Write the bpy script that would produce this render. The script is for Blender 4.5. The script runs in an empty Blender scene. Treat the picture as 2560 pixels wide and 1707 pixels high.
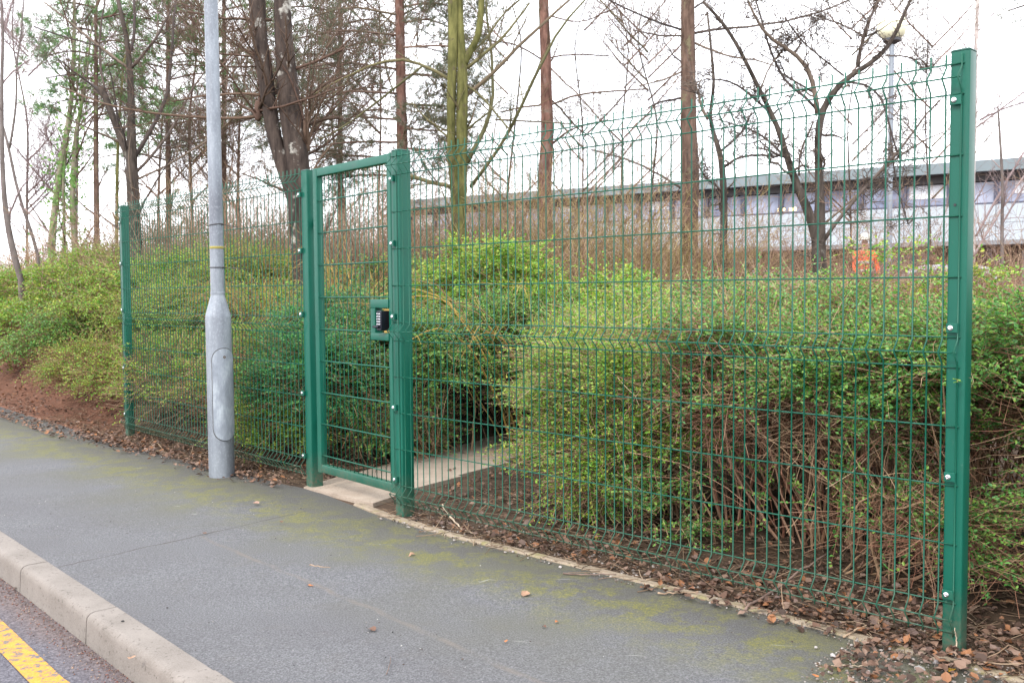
import bpy, bmesh, math
import numpy as np
from mathutils import Matrix, Vector
S = bpy.context.scene
COL = S.collection

# ------------------------------------------------------------------ camera
F, PITCH, ROLL, EYE = 2414.6, 0.05133, -0.00746, 1.2383
cp, sp = math.cos(PITCH), math.sin(PITCH)
fwd = np.array([0, cp, -sp]); up0 = np.array([0, sp, cp]); rt0 = np.array([1., 0, 0])
cr, sr = math.cos(ROLL), math.sin(ROLL)
RT = cr*rt0 + sr*up0; UP = -sr*rt0 + cr*up0
cam = bpy.data.cameras.new('camera'); co = bpy.data.objects.new('camera', cam); COL.objects.link(co)
cam.sensor_width = 22.3; cam.lens = F/2560*22.3; cam.clip_start = .05; cam.clip_end = 3000
co.matrix_world = Matrix(((RT[0], UP[0], -fwd[0], 0), (RT[1], UP[1], -fwd[1], 0), (RT[2], UP[2], -fwd[2], EYE), (0, 0, 0, 1)))
cam.dof.use_dof = True; cam.dof.focus_distance = 4.2; cam.dof.aperture_fstop = 6.5
S.camera = co

# ------------------------------------------------------------------ light
ELEV, AZ = 42, 215     # azimuth clockwise from +Y: behind the camera, to its left
w = bpy.data.worlds.new('World'); S.world = w; w.use_nodes = True
nt = w.node_tree; nt.nodes.clear()
def wn(t, **k):
    n = nt.nodes.new(t)
    for a, b in k.items(): setattr(n, a, b)
    return n
sky = wn('ShaderNodeTexSky', sky_type='NISHITA', sun_disc=False, sun_elevation=math.radians(ELEV), sun_rotation=math.radians(AZ), dust_density=2.0)
tc = wn('ShaderNodeTexCoord'); nz = wn('ShaderNodeTexNoise'); nz.inputs['Scale'].default_value = 2.2; nz.inputs['Detail'].default_value = 5
rp = wn('ShaderNodeValToRGB'); rp.color_ramp.elements[0].position = .30; rp.color_ramp.elements[1].position = .5
rp.color_ramp.elements[0].color = (.62, .62, .62, 1); rp.color_ramp.elements[1].color = (1, 1, 1, 1)
mx = wn('ShaderNodeMixRGB'); mx.inputs[2].default_value = (15.5, 15.8, 16.6, 1)
bg = wn('ShaderNodeBackground'); bg.inputs[1].default_value = .10
ow = wn('ShaderNodeOutputWorld')
L = nt.links.new
L(tc.outputs['Generated'], nz.inputs['Vector']); L(nz.outputs[0], rp.inputs[0]); L(rp.outputs[0], mx.inputs[0])
L(sky.outputs[0], mx.inputs[1]); L(mx.outputs[0], bg.inputs[0]); L(bg.outputs[0], ow.inputs[0])
sl = bpy.data.lights.new('sun', 'SUN'); sl.energy = 1.5; sl.angle = math.radians(12); sl.color = (1, .95, .88)
so = bpy.data.objects.new('sun', sl); COL.objects.link(so)
e, a = math.radians(ELEV), math.radians(AZ)
sd_ = Vector((math.sin(a)*math.cos(e), math.cos(a)*math.cos(e), math.sin(e)))
so.rotation_euler = sd_.to_track_quat('Z', 'Y').to_euler(); so.location = (0, -5, 12)
S.view_settings.view_transform = 'Standard'; S.view_settings.look = 'None'
S.view_settings.exposure = 1.05; S.view_settings.gamma = 1

# ------------------------------------------------------------------ frames
def at(x, y, dep):       # a point of the place seen at photograph position (x, y), dep metres ahead
    return np.array([0, 0, EYE]) + dep*(fwd + (x-1280)/F*RT - (y-853.5)/F*UP)
O_ = np.array([1.484, 3.208]); A_ = np.array([-.7125, .7016]); N_ = np.array([.7016, .7125])
def P(s, d, z=0.): q = O_ + A_*s + N_*d; return np.array([q[0], q[1], z])
ES = np.array([-60, -5, .36, .7, 2.0, 2.44, 2.96, 3.55, 4.0, 4.32, 7.2, 10.5, 20, 60.])
ED = np.array([-.4, -.15, -.085, -.07, -.085, -.10, -.06, .03, .07, .06, .1, .33, .9, 3.])
def dedge(s): return np.interp(s, ES, ED)
def dkerb(s): return np.interp(s, [-60, 4.25, 12, 60], [-5.7, -1.64, -1.3, -.9])
def ss(a, b, x): t = np.clip((np.asarray(x, float)-a)/(b-a), 0, 1); return t*t*(3-2*t)
def ground_z(s, d):
    v = d - dedge(s)
    bank = (.72+.40*ss(6.6, 8.4, s))*ss(.15, 2.0, v)*ss(4.35, 5.7, s)*(1-.5*ss(6, 14, v)*ss(20, 6, s))
    pth = ss(.62, .40, np.abs(s-(3.62+.27*d)))*ss(7, 5, d)
    return .004*(1-pth) - .012*pth + (1-pth)*bank + .40*ss(5, 16, v)*(1-ss(4.35, 5.7, s)) + (1-pth)*(.02*np.sin(s*3.1+d*2)*ss(.2, 1.5, v)+.012*np.sin(s*9.7-d*7)*ss(.1, .5, v))

# ------------------------------------------------------------------ material helpers
class MT:
    def __init__(self, name):
        self.m = bpy.data.materials.new(name); self.m.use_nodes = True
        self.t = self.m.node_tree; self.t.nodes.clear()
        self.out = self.n('ShaderNodeOutputMaterial')
    def n(self, ty, _p=None, **inp):
        x = self.t.nodes.new(ty)
        for k, v in (_p or {}).items(): setattr(x, k, v)
        for k, v in inp.items():
            self.set(x.inputs[int(k[1:]) if k[0] == '_' else k.replace('_', ' ')], v)
        return x
    def set(self, sock, v):
        if hasattr(v, 'is_output'): self.t.links.new(v, sock)
        elif isinstance(v, bpy.types.Node): self.t.links.new(v.outputs[0], sock)
        else:
            if sock.type == 'RGBA' and len(v) == 3: v = (*v, 1)
            sock.default_value = v
    def math(self, op, a, b=0., c=0.): return self.n('ShaderNodeMath', dict(operation=op), _0=a, _1=b, _2=c).outputs[0]
    def mix(self, f, a, b, mode='MIX'): return self.n('ShaderNodeMixRGB', dict(blend_type=mode), _0=f, _1=a, _2=b).outputs[0]
    def noise(self, scale, detail=4, rough=.5, vec=None):
        x = self.n('ShaderNodeTexNoise', Scale=scale, Detail=detail, Roughness=rough)
        if vec is not None: self.set(x.inputs['Vector'], vec)
        return x.outputs[0]
    def ramp(self, f, stops, interp='LINEAR'):
        x = self.n('ShaderNodeValToRGB', _0=f); r = x.color_ramp; r.interpolation = interp
        while len(r.elements) < len(stops): r.elements.new(.5)
        for e_, (p_, c_) in zip(r.elements, stops):
            e_.position = p_; e_.color = (*c_, 1) if len(c_) == 3 else c_
        return x.outputs[0]
    def pos(self): return self.n('ShaderNodeNewGeometry').outputs['Position']
    def scaled(self, v, sx, sy, sz): return self.n('ShaderNodeVectorMath', dict(operation='MULTIPLY'), _0=v, _1=(sx, sy, sz)).outputs[0]
    def bsdf(self, col, rough=.6, metal=0., spec=.5, bump=None, bs=.3, bd=.01, **kw):
        b = self.n('ShaderNodeBsdfPrincipled', Base_Color=col, Roughness=rough, Metallic=metal)
        b.inputs['Specular IOR Level'].default_value = spec
        for k, v in kw.items(): self.set(b.inputs[k.replace('_', ' ')], v)
        if bump is not None: self.set(b.inputs['Normal'], self.n('ShaderNodeBump', Strength=bs, Distance=bd, Height=bump).outputs[0])
        self.t.links.new(b.outputs[0], self.out.inputs[0]); return self.m
def simple(name, col, rough=.6, metal=0., spec=.5, var=.15, scale=20, bs=.15, **kw):
    m = MT(name); n = m.noise(scale, 4, .55, m.pos())
    c = m.ramp(n, [(.3, tuple(x*(1-var) for x in col)), (.7, tuple(min(1, x*(1+var)) for x in col))])
    return m.bsdf(c, rough, metal, spec, bump=n, bs=bs, bd=.003, **kw)
def leafmat(name, cols, trans=.35, rough=.5):
    m = MT(name); r = m.n('ShaderNodeNewGeometry').outputs['Random Per Island']
    k = len(cols); c = m.ramp(r, [((i+.5)/k, c_) for i, c_ in enumerate(cols)])
    c = m.mix(m.math('MULTIPLY', m.noise(1.3, 2, .5, m.pos()), .35), c, tuple(.75*x for x in cols[0]))
    b = m.n('ShaderNodeBsdfPrincipled', Base_Color=c, Roughness=rough); b.inputs['Specular IOR Level'].default_value = .5
    t = m.n('ShaderNodeBsdfTranslucent', Color=c)
    x = m.n('ShaderNodeMixShader', _0=trans, _1=b.outputs[0], _2=t.outputs[0])
    m.t.links.new(x.outputs[0], m.out.inputs[0]); return m.m
def twigmat(name, cols, rough=.8):
    m = MT(name); r = m.n('ShaderNodeNewGeometry').outputs['Random Per Island']; k = len(cols)
    c = m.ramp(r, [((i+.5)/k, c_) for i, c_ in enumerate(cols)])
    return m.bsdf(c, rough, spec=.2)
def barkmat(name, dark, light, patch=None, thr=.56, rough=.9, sc=1.):
    m = MT(name); p = m.pos()
    n1 = m.noise(14*sc, 6, .65, m.scaled(p, 1, 1, .25)); n2 = m.noise(3.2*sc, 4, .6, p)
    c = m.ramp(n1, [(.32, dark), (.68, light)])
    if patch:
        c = m.mix(m.ramp(m.noise(5*sc, 5, .7, m.scaled(p, 1, 1, .8)), [(thr, (0, 0, 0)), (thr+.07, (1, 1, 1))]), c, patch)
    c = m.mix(m.math('MULTIPLY', n2, .45), c, tuple(.6*x for x in dark))
    return m.bsdf(c, rough, spec=.2, bump=n1, bs=.8, bd=.02)

# ------------------------------------------------------------------ object helpers
def tag(o, label=None, cat=None, group=None, kind=None):
    for k, v in (('label', label), ('category', cat), ('group', group), ('kind', kind)):
        if v: o[k] = v
    return o
def thing(name, label, cat, loc=(0, 0, 0), group=None):
    o = bpy.data.objects.new(name, None); COL.objects.link(o); o.location = loc; o.empty_display_size = .1
    return tag(o, label, cat, group)
def npmesh(name, V, Fq, mat, parent=None, smooth=False):
    V = np.asarray(V, np.float32); me = bpy.data.meshes.new(name)
    if parent is not None:
        q = parent; off = np.zeros(3)
        while q is not None: off += np.array(q.location); q = q.parent
        V = V - off.astype(np.float32)
    me.vertices.add(len(V)); me.vertices.foreach_set('co', V.ravel())
    if not isinstance(Fq, list): Fq = [Fq]
    ls, st, n = [], [], 0
    for f in Fq:
        f = np.asarray(f, np.int32); ls.append(f.ravel()); st.append(n+np.arange(len(f), dtype=np.int32)*f.shape[1]); n += f.size
    ls = np.concatenate(ls); st = np.concatenate(st)
    me.loops.add(len(ls)); me.loops.foreach_set('vertex_index', ls)
    me.polygons.add(len(st)); me.polygons.foreach_set('loop_start', st)
    me.polygons.foreach_set('use_smooth', np.full(len(st), bool(smooth)))
    me.update(calc_edges=True); me.materials.append(mat)
    o = bpy.data.objects.new(name, me); COL.objects.link(o)
    if parent is not None: o.parent = parent
    return o
class MB:
    def __init__(self): self.V = []; self.F = {}; self.n = 0
    def add(self, V, Fs):
        V = np.asarray(V, float).reshape(-1, 3); self.V.append(V)
        for f in (Fs if isinstance(Fs, list) else [Fs]):
            f = np.asarray(f, int); self.F.setdefault(f.shape[1], []).append(f+self.n)
        self.n += len(V); return self
    def tubes(self, Pt, R, m=6, caps=True):
        Pt = np.asarray(Pt, float)
        if Pt.ndim == 2: Pt = Pt[None]
        N, K, _ = Pt.shape; R = np.broadcast_to(np.asarray(R, float), (N, K)) if np.ndim(R) < 2 else np.asarray(R)
        T = np.gradient(Pt, axis=1); T /= np.linalg.norm(T, axis=2, keepdims=True)+1e-9
        Tm = T.mean(1); ref = np.where(np.abs(Tm[:, 2:3]) > .8, [[1., .13, 0]], [[.07, .05, 1.]])[:, None]
        U = np.cross(T, ref); U /= np.linalg.norm(U, axis=2, keepdims=True)+1e-9
        W = np.cross(T, U); an = np.arange(m)*2*math.pi/m
        V = Pt[:, :, None] + R[:, :, None, None]*(np.cos(an)[None, None, :, None]*U[:, :, None]+np.sin(an)[None, None, :, None]*W[:, :, None])
        i = np.arange(N)[:, None, None]*K*m; j = np.arange(K-1)[None, :, None]*m; k = np.arange(m)[None, None]; k2 = (k+1) % m
        f = np.stack([i+j+k, i+j+k2, i+j+m+k2, i+j+m+k], -1).reshape(-1, 4)
        fs = [f]
        if caps:
            i0 = np.arange(N)[:, None]*K*m
            fs += [i0+np.arange(m)[None, ::-1], i0+(K-1)*m+np.arange(m)[None]]
        return self.add(V, fs)
    def box(self, c, ax, ay, az, hx, hy, hz, bev=0.):
        c, ax, ay, az = [np.asarray(q, float) for q in (c, ax, ay, az)]
        b = min(bev, hx*.9, hy*.9)
        if b <= 0:
            V = [c+ax*hx*i+ay*hy*j+az*hz*k for k in (-1, 1) for i, j in ((-1, -1), (1, -1), (1, 1), (-1, 1))]
            return self.add(V, [[[3, 2, 1, 0], [4, 5, 6, 7], [0, 1, 5, 4], [1, 2, 6, 5], [2, 3, 7, 6], [3, 0, 4, 7]]])
        ring = []
        for sx, sy, a0 in ((1, 1, 0), (-1, 1, 90), (-1, -1, 180), (1, -1, 270)):
            for t in (0, 30, 60, 90):
                g = math.radians(a0+t); ring.append((sx*(hx-b)+b*math.cos(g), sy*(hy-b)+b*math.sin(g)))
        V = []; n = len(ring)
        for k, sh in ((-1, 0), (1-b/max(hz, 1e-6)*.6, 0), (1, b*.6)):
            for x, y in ring:
                V.append(c+ax*(x*(1-sh/hx))+ay*(y*(1-sh/hy))+az*hz*k)
        f = [[r*n+i, r*n+(i+1) % n, (r+1)*n+(i+1) % n, (r+1)*n+i] for r in (0, 1) for i in range(n)]
        return self.add(V, [f, [list(range(n))[::-1]], [[2*n+i for i in range(n)]]])
    def lathe(self, c, prof, m=24, ax=None, ux=None):
        c = np.asarray(c, float); ax = np.array([0, 0, 1.]) if ax is None else np.asarray(ax, float)
        ux = np.array([1., 0, 0]) if ux is None else np.asarray(ux, float); uy = np.cross(ax, ux)
        an = np.arange(m)*2*math.pi/m
        V = np.concatenate([[c+ax*h+r*(math.cos(g)*ux+math.sin(g)*uy) for g in an] for r, h in prof]); K = len(prof)
        f = [[r*m+i, r*m+(i+1) % m, (r+1)*m+(i+1) % m, (r+1)*m+i] for r in range(K-1) for i in range(m)]
        return self.add(V, [f, [list(range(m))[::-1]], [[(K-1)*m+i for i in range(m)]]])
    def build(self, name, mat, parent=None, smooth=False, auto=None):
        o = npmesh(name, np.concatenate(self.V), [np.concatenate(v) for v in self.F.values()], mat, parent, smooth)
        if auto is not None:
            o.data.polygons.foreach_set('use_smooth', np.ones(len(o.data.polygons), bool)); o.data.set_sharp_from_angle(angle=math.radians(auto))
        return o
def grid(name, X, Y, Z, mat, kind='structure', parent=None, smooth=True):
    a, b = X.shape; V = np.stack([X, Y, Z], -1).reshape(-1, 3)
    i = np.arange(a-1)[:, None]*b; j = np.arange(b-1)[None]
    f = np.stack([i+j, i+j+1, i+b+j+1, i+b+j], -1).reshape(-1, 4)
    o = npmesh(name, V, f, mat, parent, smooth)
    if kind: o['kind'] = kind
    return o
def fixn(o):
    bm = bmesh.new(); bm.from_mesh(o.data); bmesh.ops.recalc_face_normals(bm, faces=bm.faces); bm.to_mesh(o.data); bm.free(); return o
def nrm(v): return v/(np.linalg.norm(v, axis=-1, keepdims=True)+1e-9)

# ------------------------------------------------------------------ ground, road, pavement
def sd_nodes(m):
    p = m.pos()
    s = m.math('ADD', m.n('ShaderNodeVectorMath', dict(operation='DOT_PRODUCT'), _0=p, _1=(A_[0], A_[1], 0)).outputs['Value'], -float(O_@A_))
    d = m.math('ADD', m.n('ShaderNodeVectorMath', dict(operation='DOT_PRODUCT'), _0=p, _1=(N_[0], N_[1], 0)).outputs['Value'], -float(O_@N_))
    return p, s, d
def band(m, x, lo, hi, soft):   # 1 inside lo..hi
    a_ = m.n('ShaderNodeMapRange', _0=x, _1=lo-soft, _2=lo+soft, _3=0., _4=1.).outputs[0]
    b_ = m.n('ShaderNodeMapRange', _0=x, _1=hi-soft, _2=hi+soft, _3=1., _4=0.).outputs[0]
    return m.math('MULTIPLY', a_, b_)
m = MT('soil'); p = m.pos()
n1 = m.noise(9, 8, .7, p); n2 = m.noise(70, 4, .6, p)
c = m.ramp(n1, [(.3, (.030, .020, .014)), (.55, (.075, .050, .034)), (.8, (.13, .088, .06))])
c = m.mix(m.ramp(n2, [(.62, (0, 0, 0)), (.7, (1, 1, 1))]), c, (.20, .15, .11))
_p, s_, d_ = sd_nodes(m); c = m.mix(m.math('MULTIPLY', m.n('ShaderNodeMapRange', _0=s_, _1=6.8, _2=8., _3=0., _4=.65).outputs[0], m.ramp(n1, [(.3, (.5, .5, .5)), (.6, (1, 1, 1))])), c, (.20, .085, .055))
SOIL = m.bsdf(c, .95, spec=.15, bump=n1, bs=.8, bd=.03)

m = MT('tarmac'); p, s_, d_ = sd_nodes(m)
grain = m.noise(420, 2, .7, p); grain2 = m.noise(150, 3, .6, p); big = m.noise(1.1, 5, .55, p); mid = m.noise(6, 5, .6, p)
c = m.ramp(grain2, [(.3, (.045, .045, .050)), (.5, (.105, .105, .112)), (.7, (.215, .215, .225))])
c = m.mix(m.math('MULTIPLY', m.ramp(grain, [(.45, (0, 0, 0)), (.7, (1, 1, 1))]), .35), c, (.30, .30, .31))
c = m.mix(m.ramp(big, [(.35, (0, 0, 0)), (.65, (.45, .45, .45))]), c, (.085, .080, .084))
c = m.mix(m.ramp(mid, [(.55, (0, 0, 0)), (.8, (.35, .35, .35))]), c, (.125, .112, .10))
# dirt toward the planting side, grit along the kerb
c = m.mix(m.math('MULTIPLY', band(m, m.math('ADD', d_, m.math('MULTIPLY', mid, .25)), -.28, .8, .22), .6), c, (.06, .055, .046))
# moss patches that lie in a band beside the edging
mn = m.noise(5.5, 9, .78, p)
mband = band(m, m.math('ADD', d_, m.math('MULTIPLY', m.math('SUBTRACT', big, .5), .6)), -.60, -.16, .16)
mm = m.math('MULTIPLY', m.ramp(mn, [(.46, (0, 0, 0)), (.57, (1, 1, 1))]), mband)
mossc = m.ramp(m.noise(60, 3, .6, p), [(.3, (.10, .105, .012)), (.7, (.27, .25, .018))])
c = m.mix(m.math('MULTIPLY', m.math('MULTIPLY', mm, m.ramp(grain2, [(.35, (.2, .2, .2)), (.6, (1, 1, 1))])), .72), c, mossc)
haze_ = m.math('MULTIPLY', m.math('MULTIPLY', band(m, d_, -1.0, -.05, .3), m.ramp(big, [(.4, (0, 0, 0)), (.65, (1, 1, 1))])), .35)
c = m.mix(haze_, c, (.13, .13, .06))
# reinstatement joints
wob = m.math('MULTIPLY', m.math('SUBTRACT', m.noise(5, 3, .6, p), .5), .06)
l1 = m.math('ABSOLUTE', m.math('ADD', m.math('ADD', m.math('SUBTRACT', d_, m.math('MULTIPLY', s_, .058)), 1.166), wob))
j1 = m.math('MULTIPLY', m.n('ShaderNodeMapRange', _0=l1, _1=.006, _2=.02, _3=1., _4=0.).outputs[0], band(m, s_, -3., 3.38, .02))
l2 = m.math('ABSOLUTE', m.math('ADD', m.math('SUBTRACT', m.math('SUBTRACT', s_, m.math('MULTIPLY', d_, .115)), 3.525), wob))
j2 = m.math('MULTIPLY', m.n('ShaderNodeMapRange', _0=l2, _1=.003, _2=.009, _3=1., _4=0.).outputs[0], band(m, d_, -1.7, -.25, .05))
c = m.mix(m.math('MULTIPLY', j1, m.ramp(mid, [(.35, (.1, .1, .1)), (.6, (.55, .55, .55))])), c, (.17, .145, .125))
c = m.mix(m.math('MULTIPLY', j2, m.ramp(mid, [(.35, (.4, .4, .4)), (.6, (.9, .9, .9))])), c, (.055, .045, .04))
# pale lichen / gum spots
sp_ = m.n('ShaderNodeTexVoronoi', dict(feature='F1'), Vector=m.n('ShaderNodeVectorMath', dict(operation='ADD'), _0=p, _1=m.n('ShaderNodeTexNoise', Scale=25.).outputs[1]).outputs[0], Scale=2.1).outputs[0]
c = m.mix(m.ramp(sp_, [(.045, (.6, .6, .6)), (.062, (0, 0, 0))]), c, (.30, .31, .28))
TARMAC = m.bsdf(c, .85, spec=.3, bump=m.math('ADD', grain2, m.math('MULTIPLY', grain, .7)), bs=.9, bd=.006)

m = MT('road_asphalt'); p, s_, d_ = sd_nodes(m)
g2 = m.noise(90, 3, .6, p); g3 = m.noise(5, 5, .6, p)
c = m.ramp(g2, [(.3, (.055, .05, .062)), (.55, (.11, .105, .122)), (.75, (.20, .19, .215))])
gut = m.math('MULTIPLY', band(m, m.math('ADD', d_, m.math('MULTIPLY', m.math('SUBTRACT', g3, .5), .12)), -1.97, -1.7, .06), .75)
c = m.mix(gut, c, m.ramp(m.noise(45, 5, .7, p), [(.35, (.07, .05, .045)), (.65, (.19, .145, .135))]))
ROADM = m.bsdf(c, .9, spec=.3, bump=g2, bs=1., bd=.012)
m = MT('yellow_road_paint'); p = m.pos(); g = m.noise(26, 6, .7, p); gg = m.noise(140, 3, .6, p)
wear = m.ramp(m.math('ADD', m.math('MULTIPLY', g, .75), m.math('MULTIPLY', gg, .25)), [(.50, (0, 0, 0)), (.57, (1, 1, 1))])
c = m.mix(wear, m.ramp(gg, [(.3, (.42, .19, .02)), (.7, (.54, .28, .05))]), (.12, .11, .11))
PAINT = m.bsdf(c, .8, spec=.3, bump=gg, bs=.6, bd=.006)
def concrete(name, a, b, green=None, sc=1.):
    m = MT(name); p = m.pos(); n1 = m.noise(5*sc, 6, .65, p); n2 = m.noise(180, 3, .6, p)
    c = m.ramp(n1, [(.3, a), (.7, b)])
    c = m.mix(m.math('MULTIPLY', m.ramp(n2, [(.4, (0, 0, 0)), (.7, (1, 1, 1))]), .4), c, tuple(min(1, x*1.35) for x in b))
    c = m.mix(m.math('MULTIPLY', m.ramp(m.noise(60, 2, .5, p), [(.62, (0, 0, 0)), (.70, (1, 1, 1))]), .6), c, tuple(.55*x for x in a))
    if green: c = m.mix(m.ramp(m.noise(7, 5, .7, p), [(.5, (0, 0, 0)), (.68, (.8, .8, .8))]), c, green)
    return m.bsdf(c, .9, spec=.25, bump=n2, bs=.5, bd=.004)
KERBM = concrete('kerb_concrete', (.135, .118, .104), (.205, .182, .164))
EDGEM = concrete('edging_concrete', (.17, .13, .09), (.27, .22, .165), (.17, .16, .05), 2)
SLABM = concrete('slab_concrete', (.23, .18, .14), (.34, .28, .225), None, 1)

sg = np.concatenate([np.linspace(-60, -6, 10), np.arange(-5, 14, .15), np.linspace(14.5, 60, 30)])
vg = np.concatenate([[-120, -40, -12, -8.2, -8, -1.2, -.012], [0, .05], np.arange(.15, 5, .15), np.linspace(5.5, 30, 24), [45, 80, 150]])
SS, VV = np.meshgrid(sg, vg, indexing='ij'); DD = dedge(SS)+VV
rng = np.random.default_rng(5)
ZZ = ground_z(SS, DD)+rng.normal(0, .006, SS.shape)*(VV > .1)*(np.abs(SS-3.62-.27*DD) > .6)
ZZ = np.where(VV < -.001, -.22, ZZ); ZZ = np.where(VV < -8.1, -.10, ZZ)
SX = SS*np.where(VV > 30, 3, 1)
grid('ground', O_[0]+A_[0]*SX+N_[0]*DD, O_[1]+A_[1]*SX+N_[1]*DD, ZZ, SOIL)
def strip(name, s0, s1, ds, f0, f1, nd, z, mat, kind='structure', wob=0., seed=1):
    r = np.random.default_rng(seed); s = np.arange(s0, s1+ds*.5, ds); t = np.linspace(0, 1, nd)
    S_, T_ = np.meshgrid(s, t, indexing='ij'); a_ = f0(S_); b_ = f1(S_)+wob*(.6*np.sin(S_*5.3)+.4*np.sin(S_*17+1))
    D_ = a_+(b_-a_)*T_
    Z_ = z(S_, D_) if callable(z) else np.full_like(S_, z)
    return grid(name, O_[0]+A_[0]*S_+N_[0]*D_, O_[1]+A_[1]*S_+N_[1]*D_, Z_, mat, kind)
strip('pavement', -20, 40, .1, lambda s: dkerb(s)-.01, lambda s: dedge(s), 14, lambda s, d: .004*np.sin(s*1.7+d*2.3)-.001, TARMAC, wob=.012)
strip('road', -40, 50, .5, lambda s: dkerb(s)-6.5, lambda s: dkerb(s)-.06, 6, -.115, ROADM)
o = strip('road_line', -10, 20, .1, lambda s: np.interp(s, [2.3, 3.15], [-2.16, -2.10])-.0, lambda s: np.interp(s, [2.3, 3.15], [-2.06, -2.0]), 3, -.111, PAINT)
o = strip('road_line', -10, 20, .1, lambda s: np.interp(s, [2.3, 3.15], [-2.36, -2.30]), lambda s: np.interp(s, [2.3, 3.15], [-2.26, -2.20]), 3, -.111, PAINT)
# kerb: separate kerbstones with open joints, one structure
kb = MB(); r = np.random.default_rng(3)
prof = [(0, -.25), (0, .004), (-.085, .006), (-.103, .002), (-.115, -.010), (-.119, -.028), (-.131, -.25)]
for k in range(-12, 26):
    s0, s1 = 3.46+k*.885+.004, 3.46+(k+1)*.885-.004; dz = r.normal(0, .0015)
    V = [P(s, dkerb(s)+q, z+dz) for s in (s0, s1) for q, z in prof]; n = len(prof)
    kb.add(V, [[[i, i+1, n+i+1, n+i] for i in range(n-1)]+[[n-1, 0, n, 2*n-1]], [list(range(n))[::-1]], [list(range(n, 2*n))]])
k_ = kb.build('kerb', KERBM, auto=50); k_['kind'] = 'structure'; fixn(k_)
jt = strip('kerb_bed', -8, 26, .5, lambda s: dkerb(s)-.112, lambda s: dkerb(s)-.002, 2, -.02, simple('joint_dirt', (.05, .04, .03)))
# thin concrete edging between the tarmac and the planting
eb = MB()
for k in range(-5, 5):
    s0, s1 = .66+k*.915, .66+(k+1)*.915-.006
    if s1 > 4.3: break
    if k == 1: s0 += .0
    for a_, b_ in ((np.linspace(s0, s1, 5)[i], np.linspace(s0, s1, 5)[i+1]) for i in range(4)):
        V = [P(s, dedge(s)+q, z) for s in (a_, b_) for q, z in ((-.004, -.12), (-.004, .002), (.006, .009), (.042, .009), (.05, .002), (.05, -.12))]
        eb.add(V, [[[i, i+1, 7+i, 6+i] for i in range(5)]])
e_ = eb.build('edging', EDGEM); e_['kind'] = 'structure'; fixn(e_)
# slab path behind the gate
pb = MB(); rows = [(.075, .40), (.41, .98), (.99, 1.60), (1.61, 2.2), (2.21, 2.8)]
for i, (d0, d1) in enumerate(rows):
    c0 = 3.60+.27*(d0+d1)/2
    w0, w1 = c0-.36, c0+.36
    tilt = [.0, .004, -.003, .003, 0, 0, 0, 0][i]
    V = [P(w0, d0, -.03), P(w1, d0+.0, -.03), P(w1+.1, d1, -.03), P(w0+.1, d1, -.03)]
    T_ = [P(w0, d0, .014+tilt), P(w1, d0, .012-tilt), P(w1+.1, d1, .015), P(w0+.1, d1, .013+tilt)]
    pb.add(V+T_, [[[0, 1, 5, 4], [1, 2, 6, 5], [2, 3, 7, 6], [3, 0, 4, 7], [4, 5, 6, 7]]])
p_ = pb.build('path', SLABM); p_['kind'] = 'structure'; fixn(p_)

# ------------------------------------------------------------------ painted steel
def greenpaint(name, base):
    m = MT(name); p = m.pos(); n1 = m.noise(7, 5, .6, m.scaled(p, 1, 1, .3)); n2 = m.noise(220, 2, .5, p)
    c = m.ramp(n1, [(.3, tuple(x*.85 for x in base)), (.7, tuple(x*1.12 for x in base))])
    c = m.mix(m.ramp(m.noise(38, 4, .7, p), [(.68, (0, 0, 0)), (.74, (.35, .35, .35))]), c, (.16, .22, .17))
    zz = m.n('ShaderNodeSeparateXYZ', _0=p).outputs[2]; mud = m.math('MULTIPLY', m.n('ShaderNodeMapRange', _0=m.math('ADD', zz, m.math('MULTIPLY', n1, -.22)), _1=-.08, _2=.14, _3=1., _4=0.).outputs[0], m.ramp(m.noise(55, 4, .7, p), [(.38, (.1, .1, .1)), (.6, (.8, .8, .8))]))
    c = m.mix(mud, c, (.10, .085, .06)); c = m.mix(m.ramp(m.noise(12, 6, .75, m.scaled(p, 2.2, 2.2, .5)), [(.55, (0, 0, 0)), (.75, (.32, .32, .32))]), c, (.03, .055, .04))
    return m.bsdf(c, m.ramp(n1, [(.3, (.34, .34, .34)), (.7, (.5, .5, .5))]), spec=.35, bump=n2, bs=.06, bd=.002)
GREEN = greenpaint('green_powder_coat', (.0015, .086, .056)); GREENW = greenpaint('green_wire_coat', (.0015, .076, .045))
STEEL = simple('bright_steel', (.75, .75, .78), .25, 1., var=.1); DARK = simple('dark_recess', (.02, .02, .022), .6)
ZB = .077
HZ = [1.9, 1.85, 1.8, 1.6, 1.4, 1.2, 1.0, .95, .9, .7, .5, .3, .1, .05, 0]
FOLD = {1.85, .95, .05}
def frame2(o2, yaw_a, yaw_n):
    return lambda s, d, z: np.array([o2[0]+yaw_a[0]*s+yaw_n[0]*d, o2[1]+yaw_a[1]*s+yaw_n[1]*d, z])
def mesh_panel(fr, length, z0, parent, nsp=60, seed=0):
    r = np.random.default_rng(seed); mb = MB(); hf = [-.034 if h in FOLD else 0 for h in HZ]
    vz = [1.932, 1.888, 1.85, 1.812, 1.77, 1.4, .99, .95, .91, .5, .092, .05, .008, -.012]
    vo = [0, 0, -.036, 0, 0, 0, 0, -.036, 0, 0, 0, -.036, 0, 0]
    L_ = []
    for k in range(nsp+1):
        s = length*k/nsp; L_.append([fr(s, o_-.0052, z0+z_) for z_, o_ in zip(vz, vo)])
    mb.tubes(np.array(L_), .0029, 6)
    H_ = []
    for h, o_ in zip(HZ, hf):
        H_.append([fr(s, o_, z0+h+.0012*math.sin(s*2.1+h*5)) for s in np.linspace(-.006, length+.006, 16)])
    mb.tubes(np.array(H_), .0029, 6)
    return mb.build('mesh_panel', GREENW, parent, smooth=True)
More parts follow.
